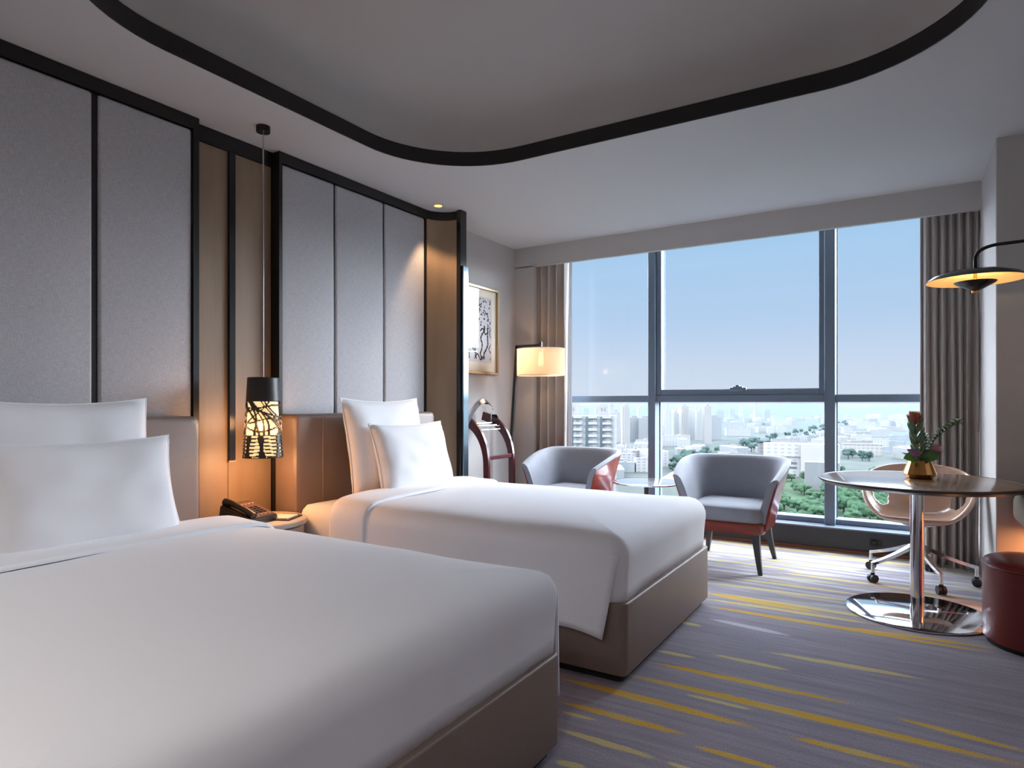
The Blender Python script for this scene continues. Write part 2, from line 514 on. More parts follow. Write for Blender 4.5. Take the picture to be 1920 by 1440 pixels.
prof = [(-0.03, H + 0.084), (0.0, H + 0.086), (0.008, H + 0.17), (0.02, H + 0.25), (0.045, H + 0.31), (0.09, H + 0.36), (0.15, H + 0.39), (0.23, H + 0.405), (0.34, H + 0.412), (0.6, H + 0.415)]
rloft(bm, CX0, CX1, CY0, CY1, CR, prof, 16, 6, cap0=False, cap1=True)
struct('ceiling_recess', bm, cove_m, ceiling, angle=60)
bm = B(); box(bm, x0_, x1_, y0_, y1_, H + 0.44, H + 0.50)
struct('ceiling_slab', bm, ceil_m, ceiling, smooth=False)
bm = B()
rloft(bm, CX0 - .004, CX1 + .004, CY0 - .004, CY1 + .004, CR, [(0, H - 0.004), (0, H + 0.086), (0.008, H + 0.086), (0.008, H - 0.004)], 16, 6, False, False)
v = bm.verts[:]
bm.verts.ensure_lookup_table()
N_ = len(ring)
for i in range(N_):
    j = (i + 1) % N_
    bm.faces.new((bm.verts[i], bm.verts[j], bm.verts[3 * N_ + j], bm.verts[3 * N_ + i]))
struct('trim_1', bm, black_m)

# walls
bm = B(); box(bm, XL - .15, XL, YB - .1, 6.16, -0.1, H + .46)
struct('wall_left', bm, wall_m, smooth=False)
bm = B(); box(bm, XR, XR + .15, YB - .1, YC, -0.1, H + .46)
box(bm, XC, XR + .15, YC, 6.05, -0.1, H + 0.46, 0.004, 1)
struct('wall_right', bm, wall_m, smooth=False)
bm = B(); box(bm, XL - .1, XR + .1, YB - .15, YB, -0.1, H + .46)
struct('wall_back', bm, wall_m, smooth=False)
bm = B()
box(bm, XL, XC, YP, YP + 0.04, 2.552, H + .46)                   # pelmet
box(bm, XL, -3.15, YP, 5.575, -0.1, 2.56)                           # narrow return beside the left curtain
box(bm, XL, XC + .1, 6.06, 6.16, 2.86, H + .46)                       # lintel behind
box(bm, XL, XC + .1, YP + .04, 6.16, 2.88, H + .46)
struct('wall_window', bm, wall_m, smooth=False)
bm = B()
box(bm, XL, XC, YW, 6.10, -0.1, 0.178)
o = struct('wall_sill', bm, sill_m, smooth=False)
bm = B(); box(bm, XL, XC, YW - .006, 5.945, 0.178, 0.19, 0.002, 1)
struct('sill_top', bm, sillstone_m, o)
bm = B(); box(bm, -3.15, XC, YW - .014, YW, 0.0, 0.022, 0.003, 1)
struct('baseboard_window', bm, brown_trim_m)
bm = B(); box(bm, -0.245, -0.165, YW - .008, YW, .075, .125, .002, 1); box(bm, -0.235, -0.20, YW - .03, YW - .006, .085, .12, .004, 1)
s_ = tag(finish('wall_socket', bm, rubber_m), 'small black power socket on the dark board below the window', 'socket')

# window: mullions, transom, sash, panes
wf = thing('window_1', '', 'window'); del wf['label']; del wf['category']; wf['kind'] = 'structure'
YF = 5.86
for (a, b2) in ((-2.095, -2.025), (-0.58, -0.50), (-3.375, -3.30), (.37, .445)):
    bm = B(); box(bm, a, b2, YF, 6.07, 0.19, 2.87, .003, 1)
    struct('mullion', bm, frame_m, wf, smooth=False)
bm = B()
for a, b2 in ((-3.30, -2.095), (-2.025, -0.58), (-0.50, 0.37)):
    box(bm, a, b2, YF + .02, 6.07, 1.205, 1.268, .003, 1)
    box(bm, a, b2, YF + .07, 6.07, .19, .232, .003, 1)
    box(bm, a, b2, YF + .07, 6.07, 2.80, 2.87, .003, 1)
struct('transom', bm, frame_m, wf, smooth=False)
bm = B()
box(bm, -2.025, -1.975, YF + .03, 5.97, 1.268, 2.80, .003, 1)
box(bm, -0.625, -0.58, YF + .03, 5.97, 1.268, 2.80, .003, 1)
box(bm, -1.975, -0.625, YF + .03, 5.97, 1.268, 1.322, .003, 1)
box(bm, -1.975, -0.625, YF + .03, 5.97, 2.75, 2.80, .003, 1)
sash = struct('sash', bm, frame_m, wf, smooth=False)
bm = B()
box(bm, -1.34, -1.20, YF, YF + .03, 1.30, 1.335, .006, 2)
box(bm, -1.31, -1.23, YF - .012, YF + .01, 1.322, 1.345, .006, 2)
box(bm, -1.285, -1.255, YF - .02, YF + .01, 1.34, 1.358, .004, 2)
struct('handle', bm, frame_m, sash)
for (a, b2) in ((-2.0235, -2.018), (-0.4985, -0.492)):
    bm = B(); box(bm, a, b2, 5.99, 6.00, .235, 2.80)
    struct('gasket', bm, plinth_m, wf, smooth=False)
for (a, b2, z0, z1) in ((-3.30, -2.095, .232, 1.205), (-2.025, -.58, .232, 1.205), (-.50, .37, .232, 1.205), (-3.30, -2.095, 1.268, 2.80), (-1.975, -.625, 1.322, 2.75), (-.50, .37, 1.268, 2.80)):
    bm = B(); box(bm, a, b2, 5.998, 6.004, z0, z1)
    struct('pane', bm, pane_m, wf, smooth=False)

# headboard wall: black frames, fabric panels, wood panels
XF = -3.295
bm = B()
box(bm, XL, XF + .012, 0.55, 2.075, 2.682, H - .002)
box(bm, XL, XF + .012, 2.042, 2.075, 0.0, 2.682)
for y in (1.057, 1.557):
    box(bm, XL, XF - .012, y - .014, y + .014, 0.0, 2.682)
box(bm, XL, XF + .012, 0.52, 0.55, 0.0, H - .002)
struct('trim_2', bm, black_m, smooth=False)
bm = B()
box(bm, XL, -3.345, 2.075, 2.6, 2.66, H - .002)
struct('trim_3', bm, black_m, smooth=False)
# second group: frame with the curved end
curve = [Vector((XF + .012, 4.02)), *[Vector(p) for p in ((-3.272, 4.065), (-3.24, 4.115), (-3.19, 4.155), (-3.13, 4.172), (-3.07, 4.172))]]
def wallstrip(bm, pts, th, z0, z1):
    """vertical band that follows pts (xy), thickened towards the wall side"""
    n = len(pts)
    A, C = [], []
    for i, p in enumerate(pts):
        d = (pts[min(i + 1, n - 1)] - pts[max(i - 1, 0)]).normalized()
        nn = Vector((-d.y, d.x))
        A.append(p); C.append(p + nn * th)
    rings = [[Vector((a.x, a.y, z0)), Vector((a.x, a.y, z1)), Vector((c.x, c.y, z1)), Vector((c.x, c.y, z0))] for a, c in zip(A, C)]
    loft(bm, rings)
def smoothpath(pts, n=6):
    out = []
    for i in range(len(pts) - 1):
        p0, p1, p2, p3 = pts[max(i - 1, 0)], pts[i], pts[i + 1], pts[min(i + 2, len(pts) - 1)]
        for k in range(n):
            t_ = k / n
            out.append(0.5 * ((2 * p1) + (p2 - p0) * t_ + (2 * p0 - 5 * p1 + 4 * p2 - p3) * t_ ** 2 + (3 * p1 - p0 - 3 * p2 + p3) * t_ ** 3))
    out.append(pts[-1].copy())
    return out
sp_ = smoothpath(curve)
bm = B()
box(bm, XL, XF + .012, 2.598, 4.02, 2.682, H - .002)
box(bm, XL, XF + .012, 2.598, 2.622, 0.0, 2.682)
for y in (3.062, 3.54, 4.015):
    box(bm, XL, XF - .012 if y < 4 else XF + .004, y - .008, y + .008, 0.0, 2.682)
wallstrip(bm, sp_, 0.03, 2.682, H - .002)
box(bm, XL, -3.18, 4.17, 4.24, 2.682, H - .002)
struct('trim_4', bm, black_m, smooth=False)
bm = B(); box(bm, -3.085, -3.045, 4.15, 4.235, 0.0, H - .002, .002, 1)
struct('trim_5', bm, gloss_black, smooth=False)
bm = B(); box(bm, -3.046, -3.026, 4.165, 4.235, 0.0, 2.30, .002, 1)
struct('trim_6', bm, mirror_m, smooth=False)

def fabric(y0, y1, label, g):
    bm = B()
    L = (XL, (y0 + y1) / 2, 0.5)
    # padded slab: rounded front edges
    hy = (y1 - y0) / 2
    pr = roundprof(XL, XF, 0.014, 4, bottom=False)
    rings = []
    for d, x in pr:
        rings.append([Vector((x, q[0], q[1])) for q in rrect(y0 + d, y1 - d, 0.02 + d, 2.68 - d, 0.012, 3, 4)])
    loft(bm, rings)
    shift(bm, L)
    o = finish('upholstered_wall_panel', bm, fabric_m)
    o.location = L
    return tag(o, label, 'wall panel', g)
G1 = 'grey fabric wall panels'
fabric(0.556, 1.043, 'grey woven fabric wall panel at the far left edge above the near bed, before the first black joint', G1)
fabric(1.071, 1.543, 'wide grey fabric wall panel leftmost in view, left of the first black vertical joint', G1)
fabric(1.571, 2.042, 'grey fabric wall panel above the near headboard, right beside the bare wood section', G1)
fabric(2.622, 3.054, 'grey fabric wall panel right behind the hanging lamp, first above the far headboard', G1)
fabric(3.070, 3.532, 'middle one of the three grey fabric wall panels above the far headboard', G1)
fabric(3.548, 4.007, 'grey fabric wall panel beside the curved wood end panel, warm light at its top', G1)

def woodpanel(y0, y1, label):
    bm = B(); L = (XL, (y0 + y1) / 2, 0)
    box(bm, XL, -3.358, y0, y1, 0.0, 2.66, .003, 1); shift(bm, L)
    o = finish('wood_wall_panel', bm, wood_m, smooth=False); o.location = L
    return tag(o, label, 'wall panel', 'flat wood wall panels')
woodpanel(2.076, 2.30, 'brown wood veneer panel between near headboard and the black vertical bar')
woodpanel(2.302, 2.597, 'brown wood veneer panel right behind the hanging lamp, right of the black bar')
bm = B(); wallstrip(bm, [p + Vector((-.004, .004)) for p in smoothpath(curve)], 0.022, 0.0, 2.684)
tag(finish('curved_wood_panel', bm, wood_m, angle=50), 'curved brown wood veneer panel closing the headboard wall beside the far bed', 'wall panel')
bm = B(); L = (-3.35, 2.316, .86)
box(bm, -3.358, -3.338, 2.297, 2.337, 0.86, 2.66, .002, 1); shift(bm, L)
o = finish('vertical_bar', bm, gloss_black, smooth=False); o.location = L
tag(o, 'long slim black vertical bar on the wood panelling left of the hanging lamp', 'wall trim')
bm = B(); box(bm, -.009, .0135, -.022, .023, -.006, .004)
finish('end_cap', bm, goldframe_m, o, smooth=False)

# ------------------------------------------------------------------ beds
rnd = random.Random(4)
def nz(v, s, a):
    return noise.noise(Vector(v) * s) * a

def bed_set(Y0, Y1, word):
    """bed, duvet and pillows; local origin at the middle of the headboard side on the floor"""
    cy = (Y0 + Y1) / 2
    hw = (Y1 - Y0) / 2
    bed = thing('bed', '', 'bed', (-3.1, cy, 0))
    # local x: 0 at headboard front, foot at +2.09
    XFT = 2.09
    bm = B(); rloft(bm, 0.02, XFT, -hw, hw, 0.035, roundprof(0.035, 0.345, 0.008, 3), 5, 10)
    finish('bed_base', bm, leather_m, bed)
    bm = B(); rloft(bm, 0.05, XFT - .03, -hw + .03, hw - .03, 0.02, [(0, 0.0), (0, 0.04)], 3, 2)
    finish('plinth', bm, plinth_m, bed)
    # mattress under fitted sheet
    def fm(v, d):
        w_ = nz((v.x * 1.0, v.y, v.z), 9, 0.006) if d < 0.02 else 0
        return Vector((v.x, v.y + (w_ if abs(v.y) > hw - .08 else 0), v.z))
    bm = B(); rloft(bm, 0.012, XFT - .035, -hw + .012, hw - .012, 0.07,
        [(0.0, 0.33), (-.004, 0.40), (-.006, 0.48), (0.0, 0.53), (0.012, 0.565), (0.035, 0.59), (0.08, 0.60), (0.2, 0.605), (0.4, 0.606)], 6, 24, fn=fm)
    finish('mattress', bm, sheet_m, bed, angle=60)
    # headboard
    hb = B()
    pr = [(0.02, -0.193), (0, -0.18), (0, -0.035), (0.004, -0.015), (0.012, -0.005), (0.03, 0.0)]
    rings = []
    hy0, hy1 = (-hw + .02, hw + .01) if word == 'far' else (-hw, hw + .01)
    for d, x in pr:
        rings.append([Vector((x, q[0], q[1])) for q in rrect(hy0 + d, hy1 - d, 0.0 + d * .3, 1.13 - d, 0.03, 5, 8)])
    loft(hb, rings)
    h = finish('headboard', hb, leather_m, bed)
    seam_m = mat('seam_leather_' + word, (150, 128, 112), 0.45)
    for yy in ((-0.20 - .24, .42) if word == 'far' else (-.3, .3)):
        sm = B()
        tube(sm, [(0.001, yy, 0.3), (0.001, yy, 1.10), (-0.006, yy, 1.119)], 0.0022, 6)
        finish('seam', sm, seam_m, h)
    # duvet
    duv = thing('duvet', '', 'duvet', (-3.1, cy, 0.6))
    zz = 0.6
    x0, x1 = 0.345, XFT - .012
    y0, y1 = -hw - .006, hw + .004
    bm = B()
    def fd(v, d):
        s = 0.0
        x = v.x; y = v.y; z = v.z
        if d < 0.03:
            lift = nz((x * 1.3, y * 1.3, 2), 2.0, 0.008) + nz((x, y, z), 5, 0.004)
            if x > x1 - .12: x += lift; 
            if z < 0.4: z += nz((x * 1.0, y * 1.0, 7), 2.2, 0.022)
            # the foot end swells where the quilt turns the corner
        else:
            k = min(1, d / .4)
            z += nz((x, y, 1), 2.1, 0.008) + nz((x, y, 5), 5.5, 0.0025)
        return Vector((x, y, z - zz))
    prof = [(0.012, 0.335), (.008, 0.40), (.003, 0.47), (-.003, 0.52), (-.004, 0.545), (0.004, 0.575), (0.022, 0.603), (0.048, 0.622), (0.085, 0.634), (0.15, 0.641), (0.25, 0.646), (0.36, 0.648), (0.48, 0.649), (0.6, 0.65)]
    rloft(bm, x0, x1, y0, y1, 0.075 if word == 'far' else 0.035, prof, 8, 40, cap0=False, cap1=True, fn=fd)
    # side falls: a free hanging cloth each side, its foot edge running down from the corner
    for sgn in (-1, 1):
        rows = []
        NS, NV = 60, 16
        for k in range(NV + 1):
            t_ = k / NV
            ring_ = []
            for i in range(NS + 1):
                s = i / NS
                xe = x1 - .012 - .085 * max(0, t_ - .15) - 0.0
                if word == 'near': xe = x1 - .006
                x = x0 + .0 + (xe - x0) * s
                zb = 0.205 + 0.035 * (1 - s) - 0.022 * max(0, (s - .9) / .1) ** 1.5 + nz((x * 1.2, 0, 3 + sgn), 2, .015)
                if t_ < 0.25:
                    a = t_ / .25 * math.pi / 2
                    yy = hw + .0065 + .004 * math.sin(a) - (.004 if k == 0 else 0); z = 0.56 - .03 * t_ / .25
                else:
                    q = (t_ - .25) / .75
                    yy = hw + .0105 + .008 * q; z = 0.53 + (zb - .53) * q
                    amp = .010 * q * (0.5 + s) * (1 if word == 'far' else max(0, 1 - s ** 6))
                    yy += nz((x * 2.6, z * .6, 9 + sgn), 1.6, amp * 1.2) + amp * .8
                e_ = max(0.0, (x - (x1 - .13)) / .13)
                if t_ < .5: z -= .012 * e_ * e_ * (1 - t_ / .5)
                ring_.append(Vector((x, sgn * yy, z - zz)))
            rows.append(ring_)
        loft(bm, rows, False, False, closed=False)
    dv = finish('cover', bm, linen_m, duv, angle=70, recalc=True)
    md = dv.modifiers.new('thickness', 'SOLIDIFY'); md.thickness = 0.006; md.offset = 0
    # turned down band
    bm = B()
    a0, a1 = 0.335, 0.60
    cs = []
    NB = 40
    path = [(-hw - .028, .26), (-hw - .028, .40), (-hw - .026, .50), (-hw - .022, .565), (-hw + .0, .615), (-hw + .05, .648), (-hw + .14, .660)]
    path += [(-hw + .14 + (2 * hw - .28) * k / 12, .664 + .004 * math.sin(math.pi * k / 12)) for k in range(1, 12)]
    path += [(-y, z) for y, z in reversed(path[:7])]
    P2 = smoothpath([Vector(p) for p in path], 3)
    rows = []
    for xx, dz in ((a0, -.012), (a0 - .004, -.004), (a0, .003), (a0 + .02, .008), (a0 + .06, .008), (a0 + .13, .004), (a0 + .2, .002), (a1 - .015, .001), (a1 - .003, -.002), (a1, -.010), (a1 - .002, -.018)):
        rows.append([Vector((xx + nz((p.x * 1.5, xx * .2, 4), 1.5, .014), p.x - (dz if p.x < -hw + .02 else (-dz if p.x > hw - .02 else 0)), p.y + dz + nz((p.x, xx, 8), 4, .003) - zz)) for p in P2])
    loft(bm, rows, False, False, closed=False)
    fb = finish('folded_band', bm, linen_m, duv, angle=70)
    return bed, duv

bed1, duv1 = bed_set(0.34, 1.96, 'near')
bed2, duv2 = bed_set(2.55, 3.89, 'far')
bed1['label'] = 'near bed in the foreground with taupe leather base and headboard'
bed2['label'] = 'far bed closer to the window with taupe leather base and headboard'
duv1['label'] = 'smooth white duvet with folded band on the near foreground bed'
duv2['label'] = 'white duvet on the far bed, its corner hanging down over the base'
bed1['group'] = bed2['group'] = 'twin hotel beds'
duv1['group'] = duv2['group'] = 'white duvets on the beds'

def pillow_mesh(w, h, t, seed):
    """standing pillow: local x thickness, y width, z height from 0"""
    bm = B()
    N = 22
    layers = []
    for side in (1, -1):
        g = []
        for i in range(N + 1):
            row = []
            for j in range(N + 1):
                u = -1 + 2 * i / N; v = -1 + 2 * j / N
                # edges draw in between the ears
                y = u * w / 2 * (1 - 0.075 * (1 - v * v) ** 1.0 * (abs(u) ** 2))
                z = v * h / 2 * (1 - 0.085 * (1 - u * u) ** 1.0 * (abs(v) ** 2))
                f = ((1 - u ** 4) * (1 - v ** 4)) ** 0.55
                d = t / 2 * f + (.004 if f > .02 else 0)
                c = min(1, max(0, (abs(u) + abs(v) - 1.35) / .5))
                d += nz((u * 1.5 + seed, v * 1.5, side), 1.7, .012) * f + c * nz((u * 6 + seed, v * 6, side), 1.0, .012) * (f > .01)
                if v < -.5: d += 0.0
                row.append(bm.verts.new((side * d, y, z + h / 2)))
            g.append(row)
        layers.append(g)
        for i in range(N):
            for j in range(N):
                bm.faces.new((g[i][j], g[i + 1][j], g[i + 1][j + 1], g[i][j + 1]))
    bmesh.ops.remove_doubles(bm, verts=bm.verts[:], dist=0.0015)
    return bm

def pillow(w, h, t, xb, xt, yc, zb, label, seed, g, yaw=0.0):
    L = math.atan2(xb - xt, h * .98)
    bm = pillow_mesh(w, h, t, seed)
    pm = B()
    # piped edge running round the rim
    N = 60; pts = []
    for k in range(N):
        a = k / N * 4
        s, f = int(a), a - int(a)
        uv = [(-1 + 2 * f, -1), (1, -1 + 2 * f), (1 - 2 * f, 1), (-1, 1 - 2 * f)][s]
        u, v = uv
        pts.append(Vector((0, u * w / 2 * (1 - 0.075 * (1 - v * v) * (abs(u) ** 2)), v * h / 2 * (1 - 0.085 * (1 - u * u) * (abs(v) ** 2)) + h / 2)))
    pts.append(pts[0].copy())
    o = finish('pillow', bm, linen_m, angle=80)
    tube(pm, pts, 0.0045, 6, caps=False)
    p = finish('edge_seam', pm, linen_m, o, angle=80)
    o.location = (xb, yc, zb)
    o.rotation_euler = (0, -L, yaw)
    return tag(o, label, 'pillow', g)
for (cy, w1, w2, k) in ((1.27, 'back pillow on the near bed', 'front pillow on the near bed', 0), (3.19, '', '', 1)):
    pass
PG = 'white bed pillows'
pillow(0.72, 0.64, 0.16, -2.86, -2.985, 1.265, 0.59, 'tall white pillow leaning on the near headboard, behind the lower one', 1.0, PG)
pillow(0.72, 0.47, 0.17, -2.70, -2.83, 1.28, 0.60, 'low white pillow in front on the near bed, leftmost in the photo', 3.0, PG)
pillow(0.73, 0.65, 0.15, -2.87, -2.985, 3.175, 0.59, 'tall white square pillow leaning on the far headboard', 5.0, PG)
pillow(0.72, 0.48, 0.16, -2.71, -2.84, 3.265, 0.605, 'small white pillow standing in front on the far bed', 7.0, PG)

# ------------------------------------------------------------------ nightstand and what stands on it
t = thing('nightstand', 'round pale nightstand between the beds under the hanging lamp', 'nightstand', (-3.09, 2.31, 0))
bm = B(); lathe(bm, [(0.235, 0.0), (0.24, .01), (0.24, .512), (.232, .514)], n=48)
finish('drum', bm, cream_lacq_m, t)
bm = B(); lathe(bm, [(0.245, 0.513), (.245, 0.519)], n=48)
finish('dark_band', bm, plinth_m, t)
bm = B(); lathe(bm, [(0.252, 0.519), (.256, .524), (.256, .543), (.252, .548), (.24, .549)], n=48)
finish('tabletop', bm, stone_m, t)

t = thing('desk_telephone', 'black desk telephone with keypad on the round nightstand', 'telephone', (-3.07, 2.225, 0.5495), R(8))
t.scale = (1.15, 1.15, 1.15)
bm = B()     # wedge body, high at the back (-x), low front (+x)
def wedge(bm, x0, x1, y0, y1, z0, zb, zf, bev=.006):
    vs = [bm.verts.new(p) for p in ((x0, y0, z0), (x1, y0, z0), (x1, y1, z0), (x0, y1, z0), (x0 + .015, y0, zb), (x1, y0, zf), (x1, y1, zf), (x0 + .015, y1, zb))]
    fs = [bm.faces.new([vs[i] for i in f]) for f in ((0, 1, 2, 3), (4, 5, 6, 7), (0, 1, 5, 4), (1, 2, 6, 5), (2, 3, 7, 6), (3, 0, 4, 7))]
    bmesh.ops.bevel(bm, geom=list({e for f in fs for e in f.edges}), offset=bev, segments=2, affect='EDGES')
wedge(bm, -.10, .10, -.09, .09, 0, .085, .028)
finish('body', bm, phone_m, t)
bm = B()
sl = (.028 - .085) / .185
zt = lambda x: .085 + sl * (x + .085)
hp = [(-.088, -.055), (-.05, -.055), (0, -.055), (.05, -.055), (.092, -.055)]
tube(bm, [(x, y, zt(x) + (.018 if 0 < i < 4 else .008)) for i, (x, y) in enumerate(hp)], [.019, .014, .012, .014, .019], 10)
finish('handset', bm, phone_m, t)
bm = B()
vs = [bm.verts.new(p) for p in ((-.07, -.025, zt(-.07) + .0015), (.088, -.025, zt(.088) + .0015), (.088, .082, zt(.088) + .0015), (-.07, .082, zt(-.07) + .0015))]
bm.faces.new(vs); e = bmesh.ops.extrude_face_region(bm, geom=bm.faces[:]); bmesh.ops.translate(bm, verts=[v for v in e['geom'] if isinstance(v, bmesh.types.BMVert)], vec=(0, 0, -.002))
finish('face_plate', bm, phone_face_m, t)
for i in range(4):
    for j in range(3):
        bm = B(); x = -.005 + i * .019; y = .002 + j * .024
        box(bm, x - .006, x + .006, y - .008, y + .008, zt(x) + .0, zt(x) + .0065, .002, 1)
        finish('key', bm, key_m, t)
for xx, ys in ((-.045, (-.008, .014, .036, .058)), (.072, (.0, .025, .05))):
    for yy in ys:
        bm = B(); box(bm, xx, xx + .008, yy, yy + .015, zt(xx), zt(xx) + .005, .001, 1)
        finish('function_key', bm, keyred_m, t)

t = thing('memo_tray', 'dark tray holding a white notepad on the round nightstand', 'notepad tray', (-2.985, 2.40, 0.5495), R(25))
bm = B(); box(bm, -.065, .065, -.085, .085, 0, .006, .002, 1)
finish('tray', bm, mat('brown_tray', (60, 40, 34), .5), t)
bm = B(); box(bm, -.052, .052, -.072, .060, .006, .013, .001, 1)
finish('notepad', bm, paper_m, t)
bm = B(); tube(bm, [(-.05, .072, .0095), (.05, .072, .0095)], .0035, 8)
finish('pen', bm, gloss_black, t)
bm = B(); box(bm, -.03, .03, -.06, .06, 0, .012, .004, 2)
o = finish('remote_control', bm, paper_m); o.location = (-3.06, 2.085, .5497); o.rotation_euler = (0, 0, R(20))
tag(o, 'small white card on the nightstand left of the telephone', 'card')

# ------------------------------------------------------------------ hanging lamp
PLX, PLY = -3.075, 2.325
t = thing('pendant_lamp', 'hanging black ceramic lamp with cut openings glowing over the nightstand', 'pendant lamp', (PLX, PLY, 0.893))
bm = B(); lathe(bm, [(.036, H - .893 - .034), (.038, H - .893 - .031), (.038, H - .893), ], n=28)
finish('ceiling_canopy', bm, gloss_black, t)
bm = B(); tube(bm, [(0, 0, H - .893 - .03), (0, 0, .45)], .0042, 8)
finish('cord', bm, steel_m, t)
# shade as a wall with cut-outs: net of ribs
def rad(z): return .083 + (.1085 - .083) * (1 - z / .447)
bm = B()
NU, NV_ = 160, 90
lines = []
rr = random.Random(11)
for k in range(24):
    a = rr.uniform(0, 2 * math.pi); lines.append((a, rr.choice((-1, 1)) * rr.uniform(.5, 1.6), rr.uniform(.016, .022)))
posts = [(0.2, .06), (1.3, .07), (2.45, .05), (3.6, .07), (4.7, .05), (5.6, .06)]
def solid(a, z):
    """whether the shade wall is there at angle a and height z"""
    if z > .312 or z < .006: return True
    if z < .125:                                    # stacked horizontal slits
        for pa, pw in posts:
            w_ = pw * (1.5 if z < .07 and pa > 4 else 1) + .05 * math.sin(z * 60 + pa * 7)
            if abs((a - pa - z * .9 * math.sin(pa * 3) + math.pi) % (2 * math.pi) - math.pi) < w_ + .05: return True
        q = (z + .004 * math.sin(a * 3 + 1)) / .0195
        return abs(q - round(q)) > 0.5 - .21
    if z < .131: return True
    for a0, s, w_ in lines:                         # crossing ribs
        zz_ = (z - .131) / .181
        d = ((a - a0 - s * zz_ * 1.3 - .25 * math.sin(zz_ * 4 + a0)) + math.pi) % (2 * math.pi) - math.pi
        if abs(d) * .1 < w_ * .28: return True
    for zc, am, ph in ((.165, .016, 0), (.205, .014, 2), (.248, .018, 4), (.285, .01, 1)):
        if abs(z - zc - am * math.sin(a * 2 + ph)) < .0045: return True
    return False
vv = {}
def gv(i, j):
    i %= NU
    if (i, j) not in vv:
        a = 2 * math.pi * i / NU; z = .447 * j / NV_
        r = rad(z)
        vv[(i, j)] = bm.verts.new((r * math.cos(a), r * math.sin(a), z))
    return vv[(i, j)]
for i in range(NU):
    for j in range(NV_):
        if solid(2 * math.pi * (i + .5) / NU, .447 * (j + .5) / NV_):
            bm.faces.new((gv(i, j), gv(i + 1, j), gv(i + 1, j + 1), gv(i, j + 1)))
sh = finish('lamp_shade', bm, shade_black_m, t, angle=80)
md = sh.modifiers.new('sm', 'SMOOTH'); md.iterations = 2; md.factor = .45
md = sh.modifiers.new('thickness', 'SOLIDIFY'); md.thickness = .008; md.offset = -1
bm = B(); lathe(bm, [(.006, .4475), (rad(.447) - .003, .4475), (rad(.447), .444), (rad(.447) - .003, .441)], n=48, cap0=False, cap1=True)
finish('shade_top', bm, shade_black_m, t)
glow_m = mat('warm_inner_diffuser', (240, 220, 180), .6, emit=(255, 214, 150), estr=1.05)
bm = B(); lathe(bm, [(.094, .012), (.094, .02), (.078, .31), (.070, .32)], n=40, cap0=False)
finish('diffuser', bm, glow_m, t, angle=80)
def pt(name, loc, e, col, r=.03, parent=None, spot=None, rot=None):
    l = bpy.data.lights.new(name, 'SPOT' if spot else 'POINT')
    l.energy = e; l.color = col; l.shadow_soft_size = r
    if spot: l.spot_size = R(spot[0]); l.spot_blend = spot[1]
    o = bpy.data.objects.new(name, l); COL.objects.link(o); o.location = loc
    if rot: o.rotation_euler = rot
    if parent: o.parent = parent
    return o
WARM = (1.0, .50, .22)
pt('bulb_light', (0, 0, -.02), 6.0, WARM, .06, t)
for q in range(6):      # light leaving by the cut sides
    a = q * math.pi / 3 + .3
    pt('side_light', (.125 * math.cos(a), .125 * math.sin(a), .18), .8, WARM, .04, t)

# ------------------------------------------------------------------ downlight
t = thing('recessed_downlight', 'small round recessed downlight lit warm in the ceiling above the far bed', 'ceiling light', (-3.14, 3.985, H))
bm = B(); lathe(bm, [(.030, -.001), (.047, -.004), (.050, -.001), (.050, .0005)], n=32, cap0=False, cap1=False)
finish('rim', bm, mat('white_rim', (210, 208, 204), .5), t)
bm = B(); lathe(bm, [(.031, -.0025), (.0005, -.0025)], n=32, cap0=False, cap1=True)
finish('lamp_face', bm, mat('lamp_face', (255, 220, 150), .5, emit=(255, 206, 120), estr=1.6), t)
pt('downlight_beam', (0, 0, -.02), 30, (1.0, .62, .33), .02, t, spot=(62, .5))

# ------------------------------------------------------------------ picture on the wall
t = thing('framed_picture', 'framed abstract black and white print on the wall behind the valet stand', 'picture', (XL, 4.78, 1.465))
FW, FH = .40, .81
bm = B()
for (a, b2, c, d) in ((-FW, FW, 0, .022), (-FW, FW, FH - .022, FH), (-FW, -FW + .022, .022, FH - .022), (FW - .022, FW, .022, FH - .022)):
    box(bm, 0, .035, a, b2, c, d, .002, 1)
finish('frame', bm, goldframe_m, t, smooth=False)
bm = B(); box(bm, .004, .012, -FW + .02, FW - .02, .02, FH - .02)
finish('mat_board', bm, mat('cream_mat', (226, 220, 204), .8), t, smooth=False)
bm = B(); box(bm, .012, .0135, -FW + .10, FW - .10, .11, FH - .09)
ra = random.Random(8)
ink = []
AX, AZ0, AZ1 = FW - .115, .125, FH - .105
def stroke(pts, w):
    P = smoothpath([Vector(p) for p in pts], 6)
    vs = []
    for i, p in enumerate(P):
        d = (P[min(i + 1, len(P) - 1)] - P[max(i - 1, 0)])
        d = d.normalized() if d.length > 0 else Vector((1, 0))
        n = Vector((-d.y, d.x)); ww = w * (.6 + .7 * abs(math.sin(i * .7 + w * 300)))
        if i in (0, len(P) - 1): ww *= .3
        c = lambda q: (max(-AX, min(AX, q.x)), max(AZ0, min(AZ1, q.y)))
        a, b_ = c(p + n * ww), c(p - n * ww)
        vs.append((bm.verts.new((.0142, a[0], a[1])), bm.verts.new((.0142, b_[0], b_[1]))))
    for (a, b_), (c_, d_) in zip(vs, vs[1:]):
        bm.faces.new((a, b_, d_, c_)).material_index = 1
